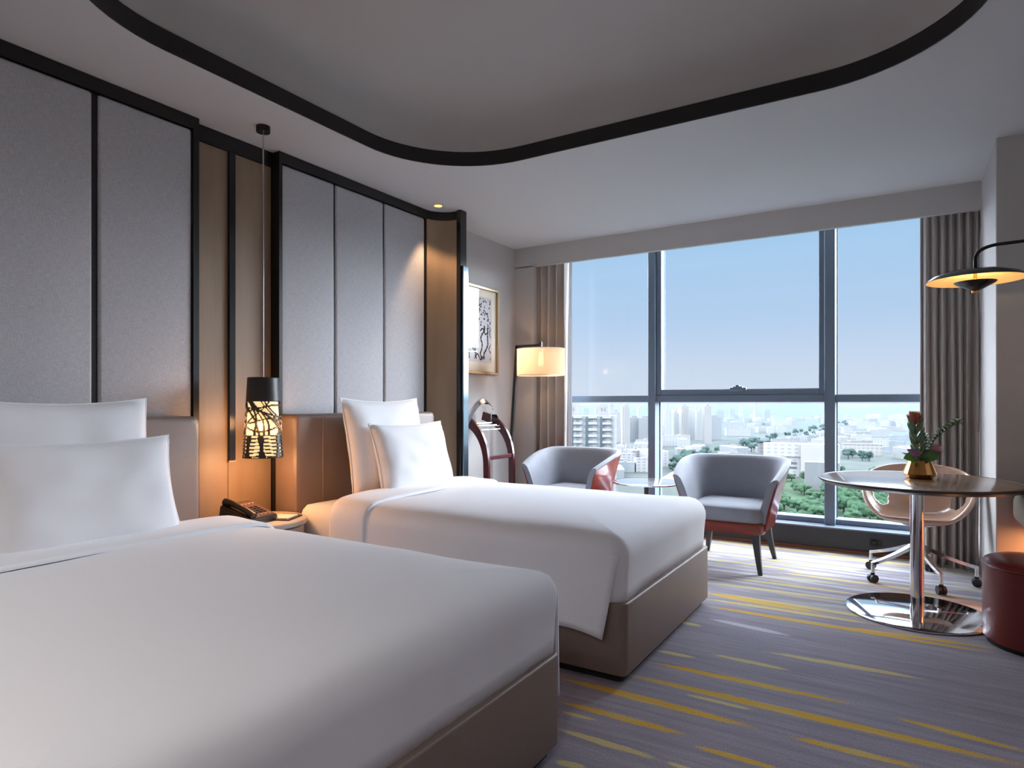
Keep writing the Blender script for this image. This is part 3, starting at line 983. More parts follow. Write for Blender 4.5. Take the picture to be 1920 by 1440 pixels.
# long winding strands below, short broken marks above
for k in range(9):
    x = -AX + .03 + k * .063; pts = []
    z = AZ0 + .01
    while z < AZ0 + .34:
        pts.append((x + ra.uniform(-.028, .028), z)); z += ra.uniform(.03, .055)
        if ra.random() < .25: x += ra.choice((-.03, .03))
    stroke(pts, ra.uniform(.005, .010))
for k in range(5):
    z = AZ0 + .03 + k * .06
    x = ra.uniform(-AX, AX - .15)
    stroke([(x, z), (x + .05, z + .03), (x + .09, z - .02), (x + .14, z + .01)], .007)
for k in range(120):
    z = ra.uniform(AZ0 + .30, AZ1); x = ra.uniform(-AX, AX); l = ra.uniform(.012, .035); a = ra.uniform(0, 3.14)
    stroke([(x, z), (x + l * .5 * math.cos(a) + ra.uniform(-.01, .01), z + l * .5 * math.sin(a)), (x + l * math.cos(a + .5), z + l * math.sin(a + .5))], ra.uniform(.003, .0065))
art = finish('print', bm, [mat('grey_print_ground', (196, 198, 202), .8), mat('dark_ink', (44, 40, 48), .8)], t, smooth=False)
bm = B(); box(bm, .020, .022, -FW + .022, FW - .022, .022, FH - .022)
finish('glass', bm, picglass_m, t, smooth=False)

# ------------------------------------------------------------------ valet stand
t = thing('valet_stand', 'dark red wooden clothes valet with steel hanger standing by the wall', 'valet stand', (-3.15, 4.66, 0))
for s in (-1, 1):
    bm = B()
    y = s * .20
    path = bez((-.16, y, 1.08), (-.02, y, 1.05), (.13, y, .96), (.15, y, .70), 14) + bez((.15, y, .70), (.155, y, .5), (.15, y, .3), (.15, y, .02), 6)[1:]
    rings = []
    for i, p in enumerate(path):
        d = (path[min(i + 1, len(path) - 1)] - path[max(i - 1, 0)]).normalized()
        nrm = Vector((d.z, 0, -d.x))
        wv = .038 if i < 5 else .038 - .012 * min(1, (i - 5) / 8)
        sd = Vector((0, .014, 0))
        rings.append([p + nrm * wv + sd, p + nrm * wv - sd, p - nrm * wv - sd, p - nrm * wv + sd])
    loft(bm, rings)
    finish('side_rail', bm, maroonwood_m, t, angle=40)
    bm = B(); box(bm, -.17, .19, y - .022, y + .022, 0, .03, .006, 2)
    finish('foot', bm, maroonwood_m, t)
for z in (.715, .18):
    bm = B(); box(bm, .13, .165, -.19, .19, z, z + .035, .004, 1)
    finish('crossbar', bm, maroonwood_m, t)
bm = B()
for x, z in ((.02, 1.00), (.055, .965), (-.02, 1.02)):
    tube(bm, [(x, -.2, z), (x, .2, z)], .006, 8)
box(bm, -.05, .05, -.19, .19, .99, 1.0, .002, 1)
finish('steel_tray', bm, chrome_m, t)
bm = B()
pts = bez((-.03, -.25, 1.03), (-.03, -.16, 1.15), (-.03, -.06, 1.21), (-.03, .0, 1.215), 8) + bez((-.03, .0, 1.215), (-.03, .06, 1.21), (-.03, .16, 1.15), (-.03, .25, 1.03), 8)[1:]
rings = []
for p in pts:
    rings.append([p + Vector((.03, 0, -.012)), p + Vector((.012, 0, .018)), p + Vector((-.012, 0, .018)), p + Vector((-.03, 0, -.012))])
loft(bm, rings)
finish('hanger', bm, chrome_m, t, angle=40)
for y in (-.14, .14):
    bm = B(); tube(bm, [(-.03, y, 1.11), (-.03, y, 1.0)], .004, 6)
    finish('hanger_post', bm, chrome_m, t)

# ------------------------------------------------------------------ floor lamp
t = thing('floor_lamp', 'floor lamp with drum fabric shade on a slanted black pole in the corner', 'floor lamp', (-3.19, 5.18, 0))
bm = B(); lathe(bm, [(.13, 0), (.135, .004), (.135, .016), (.13, .02)], n=36)
finish('base', bm, black_m, t)
bm = B()
rings = []
for (x, z) in ((-.035, .018), (-.005, .9), (.055, 1.735)):
    rings.append([Vector((x + a, b_, z)) for a, b_ in ((-.014, -.014), (.014, -.014), (.014, .014), (-.014, .014))])
loft(bm, rings)
finish('pole', bm, black_m, t, smooth=False)
bm = B(); box(bm, .041, .32, -.014, .014, 1.715, 1.742, .002, 1); box(bm, .30, .32, -.012, .012, 1.735, 1.765, .002, 1); box(bm, .295, .325, -.01, .01, 1.66, 1.72)
finish('arm', bm, black_m, t, smooth=False)
shade_m = bpy.data.materials.new('linen_shade'); shade_m.use_nodes = True
tt = shade_m.node_tree; tt.nodes.clear()
oo = tt.nodes.new('ShaderNodeOutputMaterial'); d1 = tt.nodes.new('ShaderNodeBsdfDiffuse'); d1.inputs[0].default_value = srgb(220, 205, 180)
t1 = tt.nodes.new('ShaderNodeBsdfTranslucent'); t1.inputs[0].default_value = srgb(235, 205, 165)
m1 = tt.nodes.new('ShaderNodeMixShader'); m1.inputs[0].default_value = .5
tt.links.new(d1.outputs[0], m1.inputs[1]); tt.links.new(t1.outputs[0], m1.inputs[2])
tr_ = tt.nodes.new('ShaderNodeBsdfTransparent'); m2 = tt.nodes.new('ShaderNodeMixShader'); m2.inputs[0].default_value = .12
tt.links.new(m1.outputs[0], m2.inputs[1]); tt.links.new(tr_.outputs[0], m2.inputs[2]); tt.links.new(m2.outputs[0], oo.inputs[0])
bm = B(); lathe(bm, [(.222, 1.45), (.222, 1.695)], .31, 0, n=48, cap0=False, cap1=False)
sh = finish('lamp_shade', bm, shade_m, t)
for z in (1.45, 1.693):
    bm = B(); lathe(bm, [(.2235, z), (.2235, z + .004), (.2205, z + .004), (.2205, z)], .31, 0, n=48, cap0=False, cap1=False)
    finish('shade_ring', bm, paper_m, sh)
bm = B(); lathe(bm, [(.02, 1.58), (.022, 1.60), (.018, 1.66), (.012, 1.67)], .31, 0, n=16); lathe(bm, [(.008, 1.54), (.026, 1.555), (.028, 1.57), (.018, 1.585)], .31, 0, n=16)
finish('bulb', bm, mat('bulb_glass', (255, 240, 210), .5, emit=(255, 200, 130), estr=4), t)
pt('floor_lamp_light', (.22, -.05, 1.56), 4.0, (1.0, .60, .32), .03, t)

# ------------------------------------------------------------------ curtains
def curtain(x0, x1, yc, z0, z1, folds, amp, label, lean=0.0, seed=0):
    rr = random.Random(seed)
    L = ((x0 + x1) / 2, yc, z0)
    bm = B()
    NS, NZ = folds * 14, 22
    ph = [rr.uniform(-.35, .35) for _ in range(folds + 2)]
    aa = [rr.uniform(.7, 1.25) for _ in range(folds + 2)]
    rows = []
    for k in range(NZ + 1):
        z = z0 + (z1 - z0) * k / NZ
        h = 1 - k / NZ
        row = []
        for i in range(NS + 1):
            s = i / NS; f = s * folds; q = int(min(f, folds - 1e-6))
            w_ = f - q
            am = amp * (aa[q] * (1 - w_) + aa[q + 1] * w_)
            p_ = ph[q] * (1 - w_) + ph[q + 1] * w_
            a = 2 * math.pi * (f + p_ * h * .6)
            x = x0 + (x1 - x0) * s + .012 * math.sin(2 * a) * .5 + lean * h * h * (1 - s) + nz((s * 4, z * .8, seed), 1.5, .015) * h
            y = yc + am * math.sin(a) * (.75 + .35 * h) + nz((s * 5, z * .7, seed + 4), 1.3, .012)
            row.append(Vector((x - L[0], y - L[1], z - L[2])))
        rows.append(row)
    loft(bm, rows, False, False, closed=False)
    o = finish('curtain', bm, curtain_m, angle=80)
    o.location = L
    md = o.modifiers.new('thickness', 'SOLIDIFY'); md.thickness = .006
    return tag(o, label, 'curtain', 'taupe window curtains')
curtain(-3.27, -2.83, 5.66, .02, 2.70, 5, .07, 'taupe pleated curtain at the left end of the window behind the floor lamp', -0.0, 3)
curtain(0.085, 0.441, 5.65, .012, 2.70, 7, .065, 'taupe pleated curtain at the right end of the window behind the swivel chair', 0, 9)
sheer_m = mat('white_sheer', (225, 228, 232), .8)
bm = B()
rows = [[Vector((-2.90 + .065 * s + nz((s, z, 1), 2, .006), 5.735 + .01 * math.sin(s * 9), z)) for s in [q / 14 for q in range(15)]] for z in [0.02 + 2.68 * k / 12 for k in range(13)]]
loft(bm, rows, False, False, closed=False); L = (-2.86, 5.73, .02); shift(bm, L)
o = finish('sheer_curtain', bm, sheer_m, angle=80); o.location = L
tag(o, 'narrow white sheer gathered beside the left taupe curtain', 'curtain')

# ------------------------------------------------------------------ armchairs
def make_armchair(label, loc, rz):
    t = thing('armchair', label, 'armchair', loc, rz, 'grey armchairs by the window')
    bm = B()      # wooden seat box, rounded at the front corners
    rloft(bm, -.275, .275, -.29, .27, .09, [(.03, .268), (.008, .272), (0, .285), (-.004, .34), (.004, .352)], 8, 6)
    finish('seat_base', bm, redwood_m, t)
    bm = B(); rloft(bm, -.262, .262, -.295, .24, .08, [(.02, .352), (.003, .358), (-.003, .375), (-.004, .42), (.004, .445), (.02, .458), (.06, .468), (.14, .474), (.2, .476)], 8, 8)
    finish('seat_cushion', bm, velvet_m, t, angle=60)
    NT = 56
    def base_xy(u, off):     # u in -1..1 walking from one arm tip round the back to the other
        a = 1 * u * math.pi / 2 * 1.0
        sx_ = math.copysign(abs(math.sin(a)) ** .62, u)
        cx_ = abs(math.cos(a)) ** .62
        return sx_, cx_
    def P(u, v, off):
        """v 0 at seat level, 1 at the rim; off outward distance"""
        au = abs(u)
        # plan: back arc for |u|<.62, then straight arms forward
        if au < .60:
            a = au / .60 * math.pi / 2
            x = max(0, math.sin(a)) ** .75; y = max(0, math.cos(a)) ** .75
            yy0 = .03 + .235 * y
            yy1 = .05 + .275 * y
            x0 = .28 * x; x1_ = .385 * x if x < .999 else .385
        else:
            q = (au - .60) / .40
            x0 = .28 - .012 * q; x1_ = .385 - .03 * q * q
            yy0 = .03 - .26 * q; yy1 = .05 - .315 * q
        w = max(v, 0) ** 1.25
        x = x0 + (x1_ - x0) * w; y = yy0 + (yy1 - yy0) * w
        hh = .79 if au < .35 else .79 - .125 * ((au - .35) / .65) ** 1.6
        z = .30 + (hh - .30) * v
        # outward direction in plan
        if au < .60:
            a = au / .60 * math.pi / 2; n = Vector((math.sin(a), math.cos(a)))
        else: n = Vector((1, 0))
        x += n.x * off; y += n.y * off
        return Vector((math.copysign(x, u) if abs(u) > 1e-9 else 0, y, z))
    def shell(bm, prof, us):
        rings = []
        for u in us:
            rings.append([P(u, v, off) for v, off in prof])
        loft(bm, rings)
    us = [-1 + 2 * k / NT for k in range(NT + 1)]
    bm = B()
    shell(bm, [(.12, -.045), (.4, -.05), (.75, -.045), (.93, -.035), (.985, -.02), (1.0, 0), (.99, .014), (.955, .02), (.93, .012), (.5, .0), (.12, .0)], us)
    finish('backrest', bm, velvet_m, t, angle=70)
    bm = B()
    shell(bm, [(0.0, .002), (.3, .002), (.6, .002), (.925, .004), (.925, .018), (.6, .018), (.3, .018), (0.0, .012), (-.05, -.01), (-.05, -.02)], us)
    finish('wood_shell', bm, redwood_m, t, angle=60)
    for sx_ in (-1, 1):
        for sy_ in (-1, 1):
            bm = B(); rings = []
            for q in range(5):
                z = .275 * (1 - q / 4); w_ = .026 - .012 * q / 4
                k = (q / 4) ** 1.3
                cx_ = sx_ * (.215 + .04 * k); cy_ = (-.225 - .05 * k) if sy_ < 0 else (.21 + .08 * k)
                rings.append([Vector((cx_ + a * w_, cy_ + b_ * w_, z)) for a, b_ in ((-1, -1), (1, -1), (1, 1), (-1, 1))])
            loft(bm, rings)
            finish('leg', bm, darkwood_m, t, angle=40)
    return t
make_armchair('grey armchair with red wood base in front of the middle window, seat fully visible', (-1.12, 4.97, 0), 0)
c0 = [o for o in bpy.data.objects if o.name == 'armchair'][0]
dup(c0, (-2.50, 5.08, 0), R(-4), 'grey armchair half hidden behind the far bed, next to the floor lamp')

# ------------------------------------------------------------------ small round glass table
t = thing('side_table', 'small round glass topped side table between the two armchairs', 'side table', (-1.82, 5.06, 0))
bm = B(); lathe(bm, [(.262, .538), (.272, .541), (.274, .545), (.272, .549), (.262, .551)], n=56)
finish('tabletop', bm, tableglass_m, t)
bm = B(); lathe(bm, [(.2745, .539), (.278, .541), (.278, .549), (.2745, .551)], n=56, cap0=False, cap1=False)
finish('rim', bm, steel_m, t)
bm = B(); lathe(bm, [(.07, .525), (.07, .537)], n=24); tube(bm, [(0, 0, .02), (0, 0, .53)], .02, 16)
finish('column', bm, darkwood_m, t)
bm = B(); lathe(bm, [(.18, 0), (.18, .012), (.17, .018)], n=40)
finish('base', bm, steel_m, t)

# ------------------------------------------------------------------ round pedestal table
TX, TY = .05, 4.32
t = thing('pedestal_table', 'round brown wood pedestal table with chrome column and disc base', 'table', (TX, TY, 0))
bm = B(); lathe(bm, [(.0005, .7602), (.478, .7602), (.488, .7575)], n=96, cap0=True, cap1=False); lathe(bm, [(.488, .7575), (.0005, .757)], n=96, cap0=False)
finish('tabletop', bm, tabletop_m, t, angle=40)
bm = B(); lathe(bm, [(.489, .7575), (.494, .7605), (.503, .7605), (.508, .757), (.507, .749), (.488, .732), (.40, .7285), (.05, .7285)], n=96, cap0=False)
finish('table_edge', bm, tableedge_m, t, angle=40)
bm = B(); tube(bm, [(0, 0, .012), (0, 0, .73)], .035, 32)
finish('column', bm, chrome_m, t)
bm = B(); lathe(bm, [(.355, 0), (.36, .003), (.36, .009), (.352, .013), (.05, .016)], n=96)
finish('base', bm, chrome_m, t, angle=30)

# ------------------------------------------------------------------ swivel chair
t = thing('swivel_chair', 'bronze leather shell chair on chrome castors behind the round table', 'chair', (.06, 5.12, 0), R(-4))
def shellpt(a, rho, off=0.0):
    """a: 0 back (+y), +-pi front; rho 0 centre..1 rim"""
    c = math.cos(a); s = math.sin(a)
    back = max(0, c); front = max(0, -c)
    rimz = .775 * max(0, back) ** .8 + .665 * (1 - max(0, back) ** .8) if c >= 0 else .665 - (.665 - .455) * min(1, front ** 1.1 * 1.2)
    R_ = .345
    rx = R_ * math.copysign(abs(s) ** .85, s); ry = (.31 if c > 0 else .29) * math.copysign(abs(c) ** .85, c)
    pr = rho ** .62
    z = .405 + (rimz - .405) * rho ** 2.6 + (0.02 if rho < .01 else .0)
    shrink = .985 - .06 * (rho > .9) * (rho - .9) * 10
    return Vector((rx * pr * shrink, ry * pr * shrink + .01, z))
bm = B()
NA, NR = 96, 30
vv = {}
def sv(i, j):
    i %= NA
    k = (i, j) if j else (0, 0)
    if k not in vv: vv[k] = bm.verts.new(shellpt(2 * math.pi * i / NA, (j / NR) if j else 0.0))
    return vv[k]
for i in range(NA):
    for j in range(NR):
        a = (2 * math.pi * (i + .5) / NA + math.pi) % (2 * math.pi) - math.pi
        rho = (j + .5) / NR
        if ((abs(a) - 1.02) / .27) ** 2 + ((rho - .70) / .15) ** 2 < 1: continue
        if j == 0: bm.faces.new((sv(i, 0), sv(i, 1), sv(i + 1, 1)))
        else: bm.faces.new((sv(i, j), sv(i, j + 1), sv(i + 1, j + 1), sv(i + 1, j)))
sh = finish('seat_shell', bm, bronze_m, t, angle=80)
md = sh.modifiers.new('sm', 'SMOOTH'); md.iterations = 3; md.factor = .5
md = sh.modifiers.new('thickness', 'SOLIDIFY'); md.thickness = .022; md.offset = 0
md = sh.modifiers.new('sub', 'SUBSURF'); md.levels = 1; md.render_levels = 1
bm = B(); tube(bm, [(0, 0, .20), (0, 0, .385)], .022, 20); lathe(bm, [(.09, .375), (.09, .39), (.04, .40)], n=24); lathe(bm, [(.038, .19), (.042, .195), (.042, .25), (.03, .26)], n=24)
finish('gas_column', bm, chrome_m, t)
for k in range(5):
    a = R(8 + 72 * k)
    d = Vector((math.cos(a), math.sin(a), 0))
    bm = B()
    sd = Vector((-d.y, d.x, 0))
    rings = []
    for q in range(7):
        f = q / 6; p = d * (.03 + .305 * f) + Vector((0, 0, .235 - .11 * f - .01 * math.sin(f * 3)))
        w_ = .017 - .006 * f; h_ = .014 - .004 * f
        rings.append([p + sd * w_ + Vector((0, 0, h_)), p - sd * w_ + Vector((0, 0, h_)), p - sd * w_ - Vector((0, 0, h_)), p + sd * w_ - Vector((0, 0, h_))])
    loft(bm, rings)
    e_ = d * .33
    tube(bm, [(e_.x, e_.y, .132), (e_.x, e_.y, .062)], .011, 12)
    lg = finish('leg', bm, chrome_m, t, angle=40)
    bm = B()
    for s in (-1, 1):
        c_ = e_ + sd * s * .014 + d * .0 + Vector((0, 0, .027))
        tube(bm, [c_ - sd * .009, c_ + sd * .009], .027, 20)
    box(bm, e_.x - .012, e_.x + .012, e_.y - .012, e_.y + .012, .035, .066, .004, 2)
    finish('castor', bm, rubber_m, lg)

# ------------------------------------------------------------------ flower arrangement
PZ = .7606
t = thing('flower_arrangement', 'protea and leaves in a faceted gold pot on the round table', 'plant', (.065, 4.43, PZ))
bm = B()
NP = 16
rings = []
for r, z in ((.060, 0), (.066, .002), (.086, .026), (.084, .032), (.058, .104), (.056, .104), (.052, .09), (.03, .085)):
    rings.append([Vector((r * math.cos(2 * math.pi * (k + (.5 if z in (.026, .032) else 0) * 0) / NP), r * math.sin(2 * math.pi * k / NP), z)) for k in range(NP)])
loft(bm, rings)
finish('pot', bm, gold_m, t, smooth=False)
green_m = mat('deep_green_leaf', (62, 104, 52), .45, var=.2, vscale=(40, 40, 40))
grn2_m = mat('grey_green_leaf', (112, 136, 110), .5, var=.15, vscale=(40, 40, 40))
grn3_m = mat('bright_green_leaf', (92, 170, 52), .45)
purple_m = mat('purple_leaf', (150, 104, 150), .45)
pink_m = mat('pink_leaf', (176, 120, 140), .5)
protea_m = mat('protea_red', (186, 92, 80), .5, var=.2, vscale=(60, 60, 60))
protea2_m = mat('protea_orange', (232, 164, 84), .5, var=.2, vscale=(60, 60, 60))
stem_m = mat('green_stem', (80, 96, 46), .5)
def leafmesh(bm, base, tip, width, curl=.15, up=(0, 0, 1)):
    base, tip = Vector(base), Vector(tip)
    d = tip - base; L_ = d.length; dn = d.normalized()
    s = dn.cross(Vector(up)); s = s.normalized() if s.length > .05 else Vector((1, 0, 0))
    n = s.cross(dn)
    rows = []
    for q in range(8):
        f = q / 7
        w_ = width * math.sin(math.pi * min(1, f * .93 + .06)) ** .8 * .5
        c = base + d * f + n * (math.sin(f * math.pi) * curl * L_)
        rows.append([c - s * w_ + n * w_ * .35, c, c + s * w_ + n * w_ * .35])
    loft(bm, rows, False, False, closed=False)
def leaf(mt, base, tip, width, curl=.15, name='leaf', up=(0, 0, 1)):
    bm = B(); leafmesh(bm, base, tip, width * 1.45, curl, up)
    o = finish(name, bm, mt, t, angle=80)
    md = o.modifiers.new('thickness', 'SOLIDIFY'); md.thickness = .0012
    return o
# view axes at the pot, for spreading leaves to the sides and forward
RX = Vector((.8512, .5249, 0)); FX = Vector((-.5249, .8512, 0))
def V(a, f, z): return RX * a + FX * f + Vector((0, 0, z))
rl = random.Random(5)
# tall protea stem with narrow upright leaves
bm = B(); tube(bm, [V(0, 0, .09), V(-.02, .0, .2), V(-.03, 0, .33)], .005, 8)
finish('stem', bm, stem_m, t)
bm = B()
for k in range(34):
    f = k / 33; a = k * 2.4
    c = V(-.005 - .028 * f, 0, .12 + .20 * f)
    ln = .07
    leafmesh(bm, c, c + V(math.cos(a) * .042, math.sin(a) * .042, ln), .019, .12, (math.cos(a + 1.6), math.sin(a + 1.6), .3))
o = finish('stem_leaves', bm, grn2_m, t, angle=80); o.modifiers.new('t', 'SOLIDIFY').thickness = .001
for (mm, n0, rr_) in ((protea_m, 9, .024), (protea2_m, 8, .014)):
    bm = B()
    for k in range(n0):
        a = 2 * math.pi * k / n0 + rr_ * 40
        c = V(-.032, 0, .305)
        leafmesh(bm, c, c + V(math.cos(a) * rr_, math.sin(a) * rr_, .085), .021, .16, (math.cos(a + 1.57), math.sin(a + 1.57), 0))
    finish('flower', bm, mm, t, angle=80).modifiers.new('t', 'SOLIDIFY').thickness = .0012
# leaning branch to the right
br = bez(V(.02, 0, .09), V(.06, 0, .20), V(.09, -.01, .26), V(.20, -.03, .32), 14)
bm = B(); tube(bm, br, .003, 7)
finish('stem', bm, stem_m, t)
bm = B()
for k in range(2, 15):
    c = br[k]
    for s in (0, 2.1, 4.2):
        a = k * 1.9 + s; sz = .016 + .02 * (k / 14)
        leafmesh(bm, c, c + Vector((math.cos(a) * sz, math.sin(a) * sz, sz * .7)), sz * .62, .1)
c = br[-1]
for a in (0, 1.4, 2.8, 4.4): leafmesh(bm, c, c + V(.03 + .01 * math.cos(a), .01 * math.sin(a), .012 * math.sin(a)), .012, .1)
finish('stem_leaves', bm, green_m, t, angle=80).modifiers.new('t', 'SOLIDIFY').thickness = .001
br2 = bez(V(.0, 0, .09), V(.03, 0, .14), V(.05, .01, .20), V(.04, .02, .24), 8)
bm = B(); tube(bm, br2, .0025, 6)
for k in range(2, 9):
    for s in (0, 2.1, 4.2):
        a = k * 1.9 + s; leafmesh(bm, br2[k], br2[k] + Vector((math.cos(a) * .03, math.sin(a) * .03, .022)), .012, .1)
finish('stem_leaves', bm, green_m, t, angle=80).modifiers.new('t', 'SOLIDIFY').thickness = .001
leaf(grn3_m, V(-.045, -.03, .105), V(-.125, -.05, .118), .05, .10, up=(.5, -.8, .8))
leaf(purple_m, V(-.015, -.03, .11), V(-.10, -.04, .168), .036, .08, up=(.5, -.8, .5))
leaf(pink_m, V(.03, -.02, .155), V(.125, -.02, .158), .034, .28, up=(.5, -.8, .7))
leaf(green_m, V(-.02, -.04, .105), V(.075, -.06, .150), .05, .10, up=(.5, -.8, .7))
leaf(green_m, V(-.05, .0, .105), V(-.09, .03, .145), .04, .1)
leaf(green_m, V(.02, .0, .10), V(.11, .03, .12), .045, .15)
leaf(grn3_m, V(.0, .02, .10), V(.05, .08, .15), .045, .15)
leaf(green_m, V(-.01, -.03, .10), V(-.03, -.08, .12), .045, .2)
leaf(grn2_m, V(.03, -.02, .10), V(.09, -.03, .105), .03, .2)
leaf(grn2_m, V(-.02, .0, .11), V(-.055, .0, .21), .022, .1)
leaf(grn2_m, V(.0, .0, .11), V(-.062, .01, .17), .022, .1)
bm = B()
for (a, f, z, s) in ((-.015, -.02, .14, .016), (-.022, -.01, .185, .012), (.01, -.01, .13, .012)):
    lathe(bm, [(.001, -s), (s * .8, -s * .5), (s, .1 * s), (s * .6, s * .8), (.001, s * 1.2)], V(a, f, 0).x, V(a, f, 0).y, n=12, z0=z)
finish('flower_bud', bm, mat('yellow_bud', (168, 166, 66), .5), t)

# ------------------------------------------------------------------ wall lamp over the table
LX, LY, LZ = .30, 4.05, 1.83
t = thing('wall_lamp', 'black disc wall lamp with golden lit underside over the round table', 'wall lamp', (LX, LY, LZ))
bm = B(); lathe(bm, [(.216, -.002), (.218, .0), (.19, .022), (.13, .042), (.06, .054), (.012, .058)], n=72, cap0=False, cap1=True)
finish('lamp_shade', bm, gloss_black, t, angle=60)
shade_in = mat('gold_painted_reflector', (236, 200, 140), .5, emit=(255, 150, 50), estr=.0)
bm = B(); lathe(bm, [(.215, -.002), (.188, .018), (.13, .037), (.06, .048), (.012, .051)], n=72, cap0=False, cap1=True)
finish('reflector', bm, shade_in, t, angle=60)
bm = B(); lathe(bm, [(.006, -.058), (.018, -.054), (.045, -.040), (.085, -.018), (.093, -.010), (.088, -.012), (.03, -.02), (.006, -.022)], n=48, cap0=True, cap1=True)
finish('lower_cup', bm, gloss_black, t, angle=60)
bm = B(); tube(bm, [(0, 0, -.02), (0, 0, .06)], .009, 12); lathe(bm, [(.014, -.068), (.016, -.064), (.016, -.056), (.01, -.054)], n=20)
finish('stem', bm, gold_m, t)
bm = B(); tube(bm, [(0, 0, .05), (0, 0, .10)] + bez((0, 0, .10), (0, 0, .145), (.03, 0, .165), (.09, 0, .172), 8)[1:] + [(.3, .0, .178), (XR - LX - .012, 0, .18)], .0085, 12)
finish('arm', bm, gloss_black, t)
bm = B(); box(bm, XR - LX - .016, XR - LX, -.05, .05, .13, .23, .004, 2)
finish('wall_plate', bm, gloss_black, t)
for k in range(4):
    a = k * math.pi / 2 + .4
    pt('cup_light', (.055 * math.cos(a), .055 * math.sin(a), -.004), .6, (1.0, .72, .38), .012, t)

# ------------------------------------------------------------------ wall desk with light below, ottoman
t = thing('wall_desk', 'grey beige wall desk with rounded end under the right edge of the round table', 'desk', (.83, 4.40, 0))
bm = B()
rings = []
for d, y in ((.01, -.20), (0, -.19), (0, .24), (.01, .25)):
    rings.append([Vector((q[0], y, q[1])) for q in rrect(-.31 + d, .27 - d, .50 + d, .70 - d, .07, 6, 3)])
loft(bm, rings)
finish('drawer_body', bm, desk_m, t)
bm = B(); box(bm, -.315, .27, -.205, .255, .70, .722, .004, 1)
finish('desktop', bm, darkwood_m, t)
bm = B(); box(bm, -.2, .24, .10, .13, .49, .499)
finish('light_strip', bm, mat('led_strip', (255, 190, 120), .5, emit=(255, 140, 60), estr=5), t, smooth=False)
l = bpy.data.lights.new('desk_glow', 'AREA'); l.shape = 'RECTANGLE'; l.size = .5; l.size_y = .05; l.energy = 5; l.color = (1, .38, .13)
o = bpy.data.objects.new('desk_glow', l); COL.objects.link(o); o.parent = t; o.location = (.0, .10, .485)

t = thing('ottoman', 'round dark red leather ottoman at the right edge of the photo', 'ottoman', (.57, 4.04, 0))
bm = B(); lathe(bm, [(.232, .02), (.24, .03), (.242, .1), (.242, .385)], n=56)
finish('body', bm, maroon_m, t)
bm = B(); lathe(bm, [(.242, .386), (.246, .389), (.246, .395), (.242, .398), (.236, .410), (.22, .418), (.15, .424), (.01, .426)], n=56)
finish('seat_cushion', bm, maroon_m, t, angle=60)
bm = B(); lathe(bm, [(.225, 0), (.225, .021)], n=40)
finish('base', bm, plinth_m, t)

# ------------------------------------------------------------------ unseen fill lamps behind the camera, added as ceiling downlights to brighten the beds
for (x, y, e) in ((-2.2, -.6, 90), (-.2, -.8, 90), (-1.2, -1.9, 60)):
    t = thing('recessed_downlight', 'added unseen fill downlight in the ceiling behind the camera', 'ceiling light', (x, y, H), 0, 'added fill downlights behind the camera')
    bm = B(); lathe(bm, [(.031, -.0025), (.050, -.004), (.055, -.001)], n=32, cap0=True, cap1=False)
    finish('rim', bm, bpy.data.materials['lamp_face'], t)
    pt('downlight_beam', (0, 0, -.03), e, (1.0, .94, .90), .06, t, spot=(130, .8))

# ------------------------------------------------------------------ the city below
G = -80.0
EXT_TINT = 0.055        # scales down every city colour to offset the boosted sky's light
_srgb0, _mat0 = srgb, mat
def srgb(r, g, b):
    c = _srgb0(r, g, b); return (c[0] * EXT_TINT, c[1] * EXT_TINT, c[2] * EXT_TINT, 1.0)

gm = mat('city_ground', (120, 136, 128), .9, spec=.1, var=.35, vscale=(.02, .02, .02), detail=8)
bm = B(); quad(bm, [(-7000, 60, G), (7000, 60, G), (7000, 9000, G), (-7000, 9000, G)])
struct('ground', bm, gm, smooth=False)
S31, C31 = math.sin(R(31.66)), math.cos(R(31.66))
def at(px, dist, z=G):
    u = (px - 960) / 1200
    return Vector((dist * (-S31 + u * C31), dist * (C31 + u * S31), z))

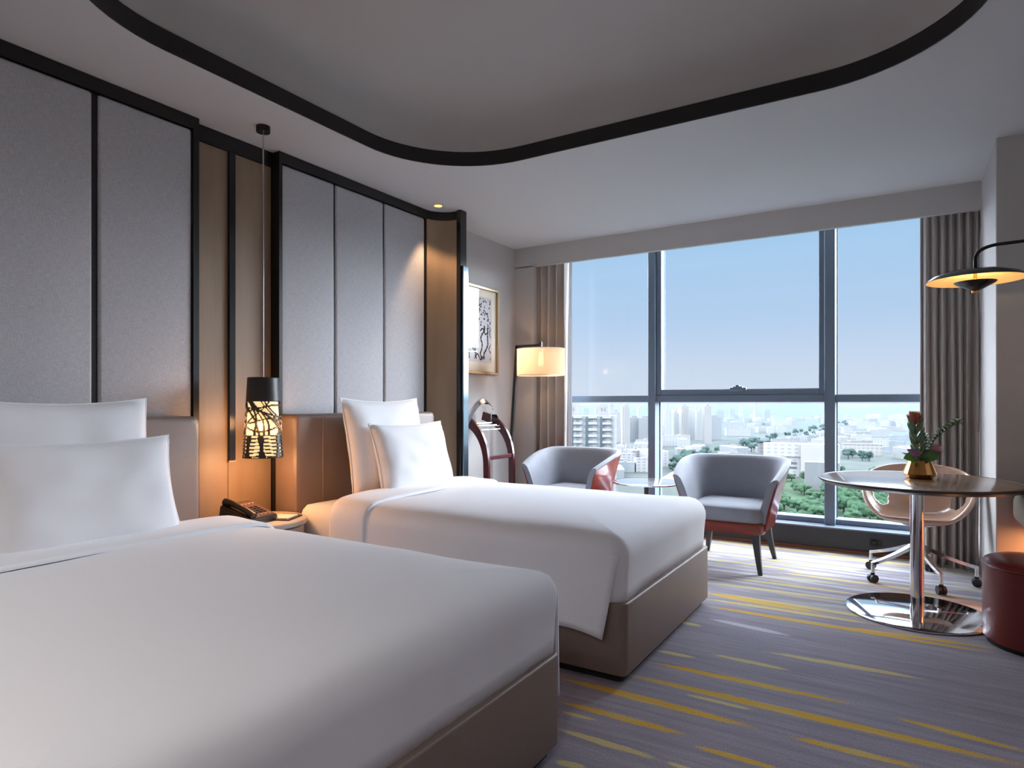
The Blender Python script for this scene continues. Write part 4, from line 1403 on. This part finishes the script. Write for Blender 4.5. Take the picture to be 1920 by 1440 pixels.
def facade(name, wall, glass, cols, rows, rough=.6):
    """striped window grid from object coordinates"""
    m = mat(name, wall, rough)
    t_ = m.node_tree; b = t_.nodes['Principled BSDF']; N = t_.nodes.new
    tcn = N('ShaderNodeTexCoord'); sp = N('ShaderNodeSeparateXYZ'); t_.links.new(tcn.outputs['Object'], sp.inputs[0])
    def frac(sock, per, duty):
        a = N('ShaderNodeMath'); a.operation = 'DIVIDE'; t_.links.new(sock, a.inputs[0]); a.inputs[1].default_value = per
        f = N('ShaderNodeMath'); f.operation = 'FRACT'; t_.links.new(a.outputs[0], f.inputs[0])
        g = N('ShaderNodeMath'); g.operation = 'LESS_THAN'; t_.links.new(f.outputs[0], g.inputs[0]); g.inputs[1].default_value = duty
        return g.outputs[0]
    sm = N('ShaderNodeMath'); sm.operation = 'ADD'; t_.links.new(sp.outputs['X'], sm.inputs[0]); t_.links.new(sp.outputs['Y'], sm.inputs[1])
    mu = N('ShaderNodeMath'); mu.operation = 'MULTIPLY'
    t_.links.new(frac(sm.outputs[0], cols, .5), mu.inputs[0]); t_.links.new(frac(sp.outputs['Z'], rows, .5), mu.inputs[1])
    geo = N('ShaderNodeNewGeometry'); s2 = N('ShaderNodeSeparateXYZ'); t_.links.new(geo.outputs['Normal'], s2.inputs[0])
    lt = N('ShaderNodeMath'); lt.operation = 'LESS_THAN'; t_.links.new(s2.outputs['Z'], lt.inputs[0]); lt.inputs[1].default_value = .5
    m3 = N('ShaderNodeMath'); m3.operation = 'MULTIPLY'; t_.links.new(mu.outputs[0], m3.inputs[0]); t_.links.new(lt.outputs[0], m3.inputs[1])
    mx = N('ShaderNodeMix'); mx.data_type = 'RGBA'; mx.inputs['A'].default_value = srgb(*wall); mx.inputs['B'].default_value = srgb(*glass)
    t_.links.new(m3.outputs[0], mx.inputs['Factor']); t_.links.new(mx.outputs['Result'], b.inputs['Base Color'])
    return m
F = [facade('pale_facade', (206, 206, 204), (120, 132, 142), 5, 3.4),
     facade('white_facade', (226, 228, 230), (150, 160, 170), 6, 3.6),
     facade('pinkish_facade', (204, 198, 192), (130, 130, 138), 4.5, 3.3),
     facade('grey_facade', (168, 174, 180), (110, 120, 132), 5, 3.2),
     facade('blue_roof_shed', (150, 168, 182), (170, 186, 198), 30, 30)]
rb = random.Random(21)
# near apartment block with balconies and two roof boxes
p = at(1103, 330)
t = thing('apartment_tower', 'tall white apartment tower with two roof boxes left of the first window mullion', 'building', p, R(20))
bm = B(); box(bm, -14, 14, -8, 8, 0, 74.6)
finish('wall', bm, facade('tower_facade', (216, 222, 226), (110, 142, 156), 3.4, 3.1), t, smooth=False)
bm = B(); box(bm, -2.2, 2.2, -9.6, -8, -1.3, -.1)
bal = finish('balcony', bm, mat('balcony_white', (226, 230, 234), .6), t, smooth=False)
bal.location = (-11.5, 0, 74.6)
for k in range(22):
    for x in (-11.5, -4.5, 3.0, 10):
        if k == 0 and x == -11.5: continue
        b_ = bal.copy(); COL.objects.link(b_); b_.location = (x, 0, 74.6 - 3.1 * k)
bay_m = mat('bay_glass', (90, 132, 150), .2)
for x in (-7.6, 0.2, 7.4):
    bm = B(); box(bm, x - .9, x + .9, -8.3, -7.9, 4, 74)
    finish('glass_bay', bm, bay_m, t, smooth=False)
for x in (-8, 8):
    bm = B(); box(bm, x - 2.6, x + 2.6, -4, 2, 74.6, 80.0); box(bm, x - 2, x + 2, -3.5, 1.5, 80, 80.6)
    hs_ = finish('roof_box', bm, mat('roof_box_white', (222, 224, 226), .7), t, smooth=False)
    for q in (-1.2, .4):
        bm = B(); box(bm, x + q, x + q + .7, -4.1, -3.9, 77, 78.6)
        finish('vent', bm, rubber_m, hs_, smooth=False)
# white office complex
p = at(1490, 700)
t = thing('office_building', 'big white long office building right behind the right armchair', 'building', p, R(8))
bm = B(); box(bm, -38, 6, 0, 20, 22, 36); box(bm, -38, -32, 0, 20, 0, 36); box(bm, -24, 6, 2, 24, 0, 24)
finish('wall', bm, facade('office_white', (252, 252, 252), (196, 204, 212), 7, 4.2), t, smooth=False)
bm = B(); box(bm, 6, 44, -6, 24, 0, 36)
finish('blank_wing', bm, mat('white_render', (248, 246, 248), .8), t, smooth=False)
bm = B(); box(bm, -20, 2, 1.2, 2, 14, 16); box(bm, -18, 2, 1.2, 2, 9, 11)
finish('window_band', bm, mat('office_window', (96, 104, 116), .3), t, smooth=False)
p = at(1538, 590)
t2 = thing('grey_building', 'plain grey block in front of the white office complex', 'building', p, R(8))
bm = B(); box(bm, -13, 16, 0, 14, 0, 26)
finish('wall', bm, mat('grey_render', (150, 160, 166), .8), t2, smooth=False)
p = at(1617, 980)
t2 = thing('low_apartment_block', 'long cream low building with small windows seen in the right window pane', 'building', p, R(10))
bm = B(); box(bm, -27, 27, 0, 14, 0, 17)
finish('wall', bm, facade('cream_facade', (226, 220, 208), (170, 160, 156), 6, 5), t2, smooth=False)
bm = B(); box(bm, -28, 28, -.6, 14.6, 17, 18)
finish('roof', bm, mat('cream_roof', (200, 204, 208), .8), t2, smooth=False)

# skyline towers in the haze
proto = {}
def building(px, dist, w_, d_, h_, fi, rz, label, group, name='building'):
    k = (fi, name)
    if k not in proto:
        bm = B(); box(bm, -.5, .5, -.5, .5, 0, 1)
        me = finish(name, bm, F[fi], smooth=False)
        proto[k] = me; o = me
    else:
        o = proto[k].copy(); COL.objects.link(o)
    o.location = at(px, dist)
    o.rotation_euler = (0, 0, rz)
    return o, (w_, d_, h_)
def blockmesh(name, w_, d_, h_, m, steps=0, rr=None):
    bm = B(); box(bm, -w_ / 2, w_ / 2, -d_ / 2, d_ / 2, 0, h_)
    if steps:
        box(bm, -w_ * .2, w_ * .25, -d_ * .25, d_ * .25, h_, h_ * 1.0 + steps)
    else:
        box(bm, -w_ * .5, w_ * .5, -d_ * .52, -d_ * .5, h_ - .6, h_ + .9)
        box(bm, w_ * .1, w_ * .22, -d_ * .2, 0, h_, h_ + 2)
    return finish(name, bm, m, smooth=False)
TG = 'hazy skyline towers'
tw = [blockmesh('skyline_tower', 18, 16, 62, F[0], 5), blockmesh('skyline_tower', 14, 14, 74, F[2], 4), blockmesh('skyline_tower', 26, 14, 50, F[3], 4), blockmesh('skyline_tower', 16, 16, 68, F[1], 6)]
used = set()
TW = []
x = 1252
while x < 1345: TW.append((x, rb.uniform(1250, 1500))); x += rb.uniform(12, 17)
x = 1155
while x < 1216: TW.append((x, rb.uniform(1150, 1350))); x += rb.uniform(16, 22)
x = 1065
while x < 1440: TW.append((x, rb.uniform(2400, 3300))); x += rb.uniform(14, 30)
for i, (px, dist) in enumerate(TW):
    k = rb.randrange(4)
    if k not in used: o = tw[k]; used.add(k)
    else: o = tw[k].copy(); COL.objects.link(o)
    o.location = at(px, dist); o.rotation_euler = (0, 0, R(31 + rb.uniform(-18, 18)))
    if dist < 2000: lab, g_ = ('pale tower in the dense skyline cluster right of the first mullion', 'tower cluster right of the first mullion') if px > 1230 else ('pale tower standing in haze just left of the first mullion', 'towers left of the first mullion')
    else: lab, g_ = 'faint far tower on the hazy horizon', 'faint horizon towers'
    tag(o, lab, 'building', g_)
for k in range(4):
    if k not in used:
        tw[k].location = at(1260 + 15 * k, 1500); tag(tw[k], 'pale tower in the dense skyline cluster right of the first mullion', 'building', 'tower cluster right of the first mullion')

# low houses and sheds
low = []
for i in range(10):
    w_, d_, h_ = rb.uniform(22, 60), rb.uniform(14, 26), rb.uniform(8, 20)
    low.append(blockmesh('low_building', w_, d_, h_, F[(0, 1, 1, 2, 3, 4, 0, 1, 4, 3)[i]]))
lu = set()
def region(px, dist):
    """keep clear the green river band and the park"""
    y = 755 + 80 * 1200 / dist
    if 1400 < px and y > 862: return False
    if px > 1470 and 590 < dist < 760 and px < 1565: return False
    if 1575 < px < 1665 and 780 < dist < 1000: return False
    yb = 860 - (px - 1320) * .24
    if 1255 < px < 1580 and abs(y - yb) < 9: return False
    if px < 1160 and dist < 420: return False
    return True
cnt = 0
tries = 0
placed = [(o_.location.copy(), 14) for o_ in bpy.data.objects if o_.name.startswith('skyline_tower')] + [(at(1490, 700), 45), (at(1538, 590), 24), (at(1617, 980), 36), (at(1103, 330), 22)]
bpy.context.view_layer.update()
while cnt < 215 and tries < 6000:
    tries += 1
    y = rb.uniform(783, 900) if rb.random() < .75 else rb.uniform(775, 800)
    px = rb.uniform(1060, 1735)
    dist = 80 * 1200 / (y - 755)
    if not region(px, dist): continue
    P_ = at(px, dist)
    k = rb.randrange(10)
    rad_ = max(low[k].dimensions.x, low[k].dimensions.y) * .47
    if any((P_ - q).length < rad_ + qr for q, qr in placed): continue
    placed.append((P_, rad_))
    if k not in lu: o = low[k]; lu.add(k)
    else: o = low[k].copy(); COL.objects.link(o)
    o.location = P_
    o.rotation_euler = (0, 0, R(31 + rb.choice((0, 90)) + rb.uniform(-14, 14)))
    depth = 'nearer' if dist < 900 else ('middle distance' if dist < 1600 else 'far')
    tone = ('pale', 'white', 'long white', 'cream', 'grey', 'blue roofed', 'pale narrow', 'white narrow', 'flat blue roofed', 'wide grey')[k]
    side = 'left of the first mullion' if px < 1230 else ('in the middle pane' if px < 1550 else 'in the right pane')
    tag(o, tone + ' low city building, ' + depth + ', ' + side, 'building', tone + ' low buildings ' + depth + ' ' + side)
    cnt += 1

# trees: park in the foreground and the green band
crown_m = [mat('park_green', (92, 152, 102), .9, spec=.1, var=.5, vscale=(1.1, 1.1, 1.1)), mat('river_green', (92, 136, 120), .9, spec=.1, var=.3, vscale=(.4, .4, .4))]
def tree_mesh(seed, m):
    r_ = random.Random(seed)
    bm = B()
    for k in range(9):
        c = Vector((r_.uniform(-3.4, 3.4), r_.uniform(-3.4, 3.4), r_.uniform(4.5, 9.5)))
        mt_ = Matrix.Translation(c) @ Matrix.Diagonal((r_.uniform(1.5, 2.8), r_.uniform(1.5, 2.8), r_.uniform(1.3, 2.4), 1))
        bmesh.ops.create_icosphere(bm, subdivisions=2, radius=1, matrix=mt_)
    for v in bm.verts: v.co += Vector((nz(v.co, 1.1, .9), nz(v.co + Vector((9, 0, 0)), 1.1, .9), nz(v.co + Vector((0, 9, 0)), 1.1, .9)))
    tube(bm, [(0, 0, 0), (0, 0, 6)], .5, 6)
    return finish('tree', bm, m, angle=80)
trees = [tree_mesh(k, crown_m[k // 2]) for k in range(4)]
tu = set()
spots = []
for i in range(150):
    px = rb.uniform(1410, 1700); y = rb.uniform(893, 985); spots.append((px, y, 0))
for i in range(34):
    px = rb.uniform(1455, 1545); y = rb.uniform(868, 893); spots.append((px, y, 0))
for i in range(12): spots.append((rb.uniform(1590, 1630), rb.uniform(855, 864), 1))
for i in range(120):
    px = rb.uniform(1255, 1590); y = 860 - (px - 1320) * .24 + rb.choice((-1, 1)) * rb.uniform(2.5, 8); spots.append((px, y, 1))
tpl = []
for (px, y, kk) in spots:
    dist = 80 * 1200 / (y - 755)
    P_ = at(px, dist)
    if any((P_ - q).length < 6.6 for q in tpl) or any((P_ - q).length < qr * .8 + 2 for q, qr in placed): continue
    tpl.append(P_)
    k = kk * 2 + rb.randrange(2)
    if k not in tu: o = trees[k]; tu.add(k)
    else: o = trees[k].copy(); COL.objects.link(o)
    o.location = at(px, dist); s = rb.uniform(.8, 1.5); o.scale = (s, s, s * rb.uniform(.8, 1.1)); o.rotation_euler = (0, 0, rb.uniform(0, 6.28))
    if kk == 0:
        w_ = 'between armchair and second mullion' if px < 1550 else 'seen in the right pane'
        q_ = 'front row' if y > 950 else ('middle row' if y > 915 else 'back row')
        tag(o, 'leafy green park tree in the ' + q_ + ' ' + w_, 'tree', 'park trees ' + q_ + ' ' + w_)
    else:
        q_ = 'nearer end' if px < 1400 else ('middle stretch' if px < 1500 else 'far end')
        tag(o, 'tree of the green belt along the city road, at its ' + q_, 'tree', 'green belt trees ' + q_)
# roads
bm = B()
def road(bm, pts, w_, z=G + .3):
    P = [at(px, 80 * 1200 / (y - 755), z) for px, y in pts]
    rows = []
    for i, p in enumerate(P):
        d = (P[min(i + 1, len(P) - 1)] - P[max(i - 1, 0)]).normalized(); n = Vector((-d.y, d.x, 0)) * w_ / 2
        rows.append([p - n, p + n])
    loft(bm, rows, False, False, closed=False)
road(bm, [(1240, 905), (1290, 873), (1350, 852), (1450, 829), (1560, 803), (1700, 783)], 16)
road(bm, [(1380, 888), (1480, 889), (1580, 893), (1760, 905)], 10)
road(bm, [(1040, 878), (1120, 852), (1220, 834), (1330, 812)], 12)
o = finish('road', bm, mat('pale_road', (196, 200, 204), .8), smooth=False)
o['kind'] = 'structure'
bm = B()
P = [(1396, 897), (1460, 896), (1760, 912), (1760, 1000), (1380, 1000)]
f = bm.faces.new([bm.verts.new(at(px, 80 * 1200 / (y - 755), G + .2)) for px, y in P])
o = finish('lawn', bm, mat('park_lawn', (96, 150, 92), .9, spec=.1, var=.2, vscale=(.05, .05, .05)), smooth=False)
o['kind'] = 'structure'

bm = B()
rows = []
for k, (dd, hh) in enumerate(((3600, 0), (4200, 40), (4800, 95), (5600, 70))):
    rows.append([at(900 + 12 * i, dd, G + hh * (0.45 + 0.75 * abs(noise.noise(Vector((i * .09, k * .3, 2))))) * (0.55 + 0.5 * min(1, i / 40))) for i in range(80)])
loft(bm, rows, False, False, closed=False)
struct('hills', bm, mat('hill_green', (110, 130, 130), .9, spec=.1), angle=80)
# haze over the city
hm = bpy.data.materials.new('city_haze'); hm.use_nodes = True
tt = hm.node_tree; tt.nodes.clear()
ho = tt.nodes.new('ShaderNodeOutputMaterial'); vs_ = tt.nodes.new('ShaderNodeVolumeScatter')
vs_.inputs['Color'].default_value = (.0044, .0072, .0098, 1)
vs_.inputs['Density'].default_value = .0010
tt.links.new(vs_.outputs[0], ho.inputs['Volume'])
bm = B(); box(bm, -5000, 5000, 150, 6000, G - 5, -1.5)
o = finish('haze', bm, hm, smooth=False)
tag(o, 'pale blue haze lying over the distant city', 'haze', None, 'stuff')
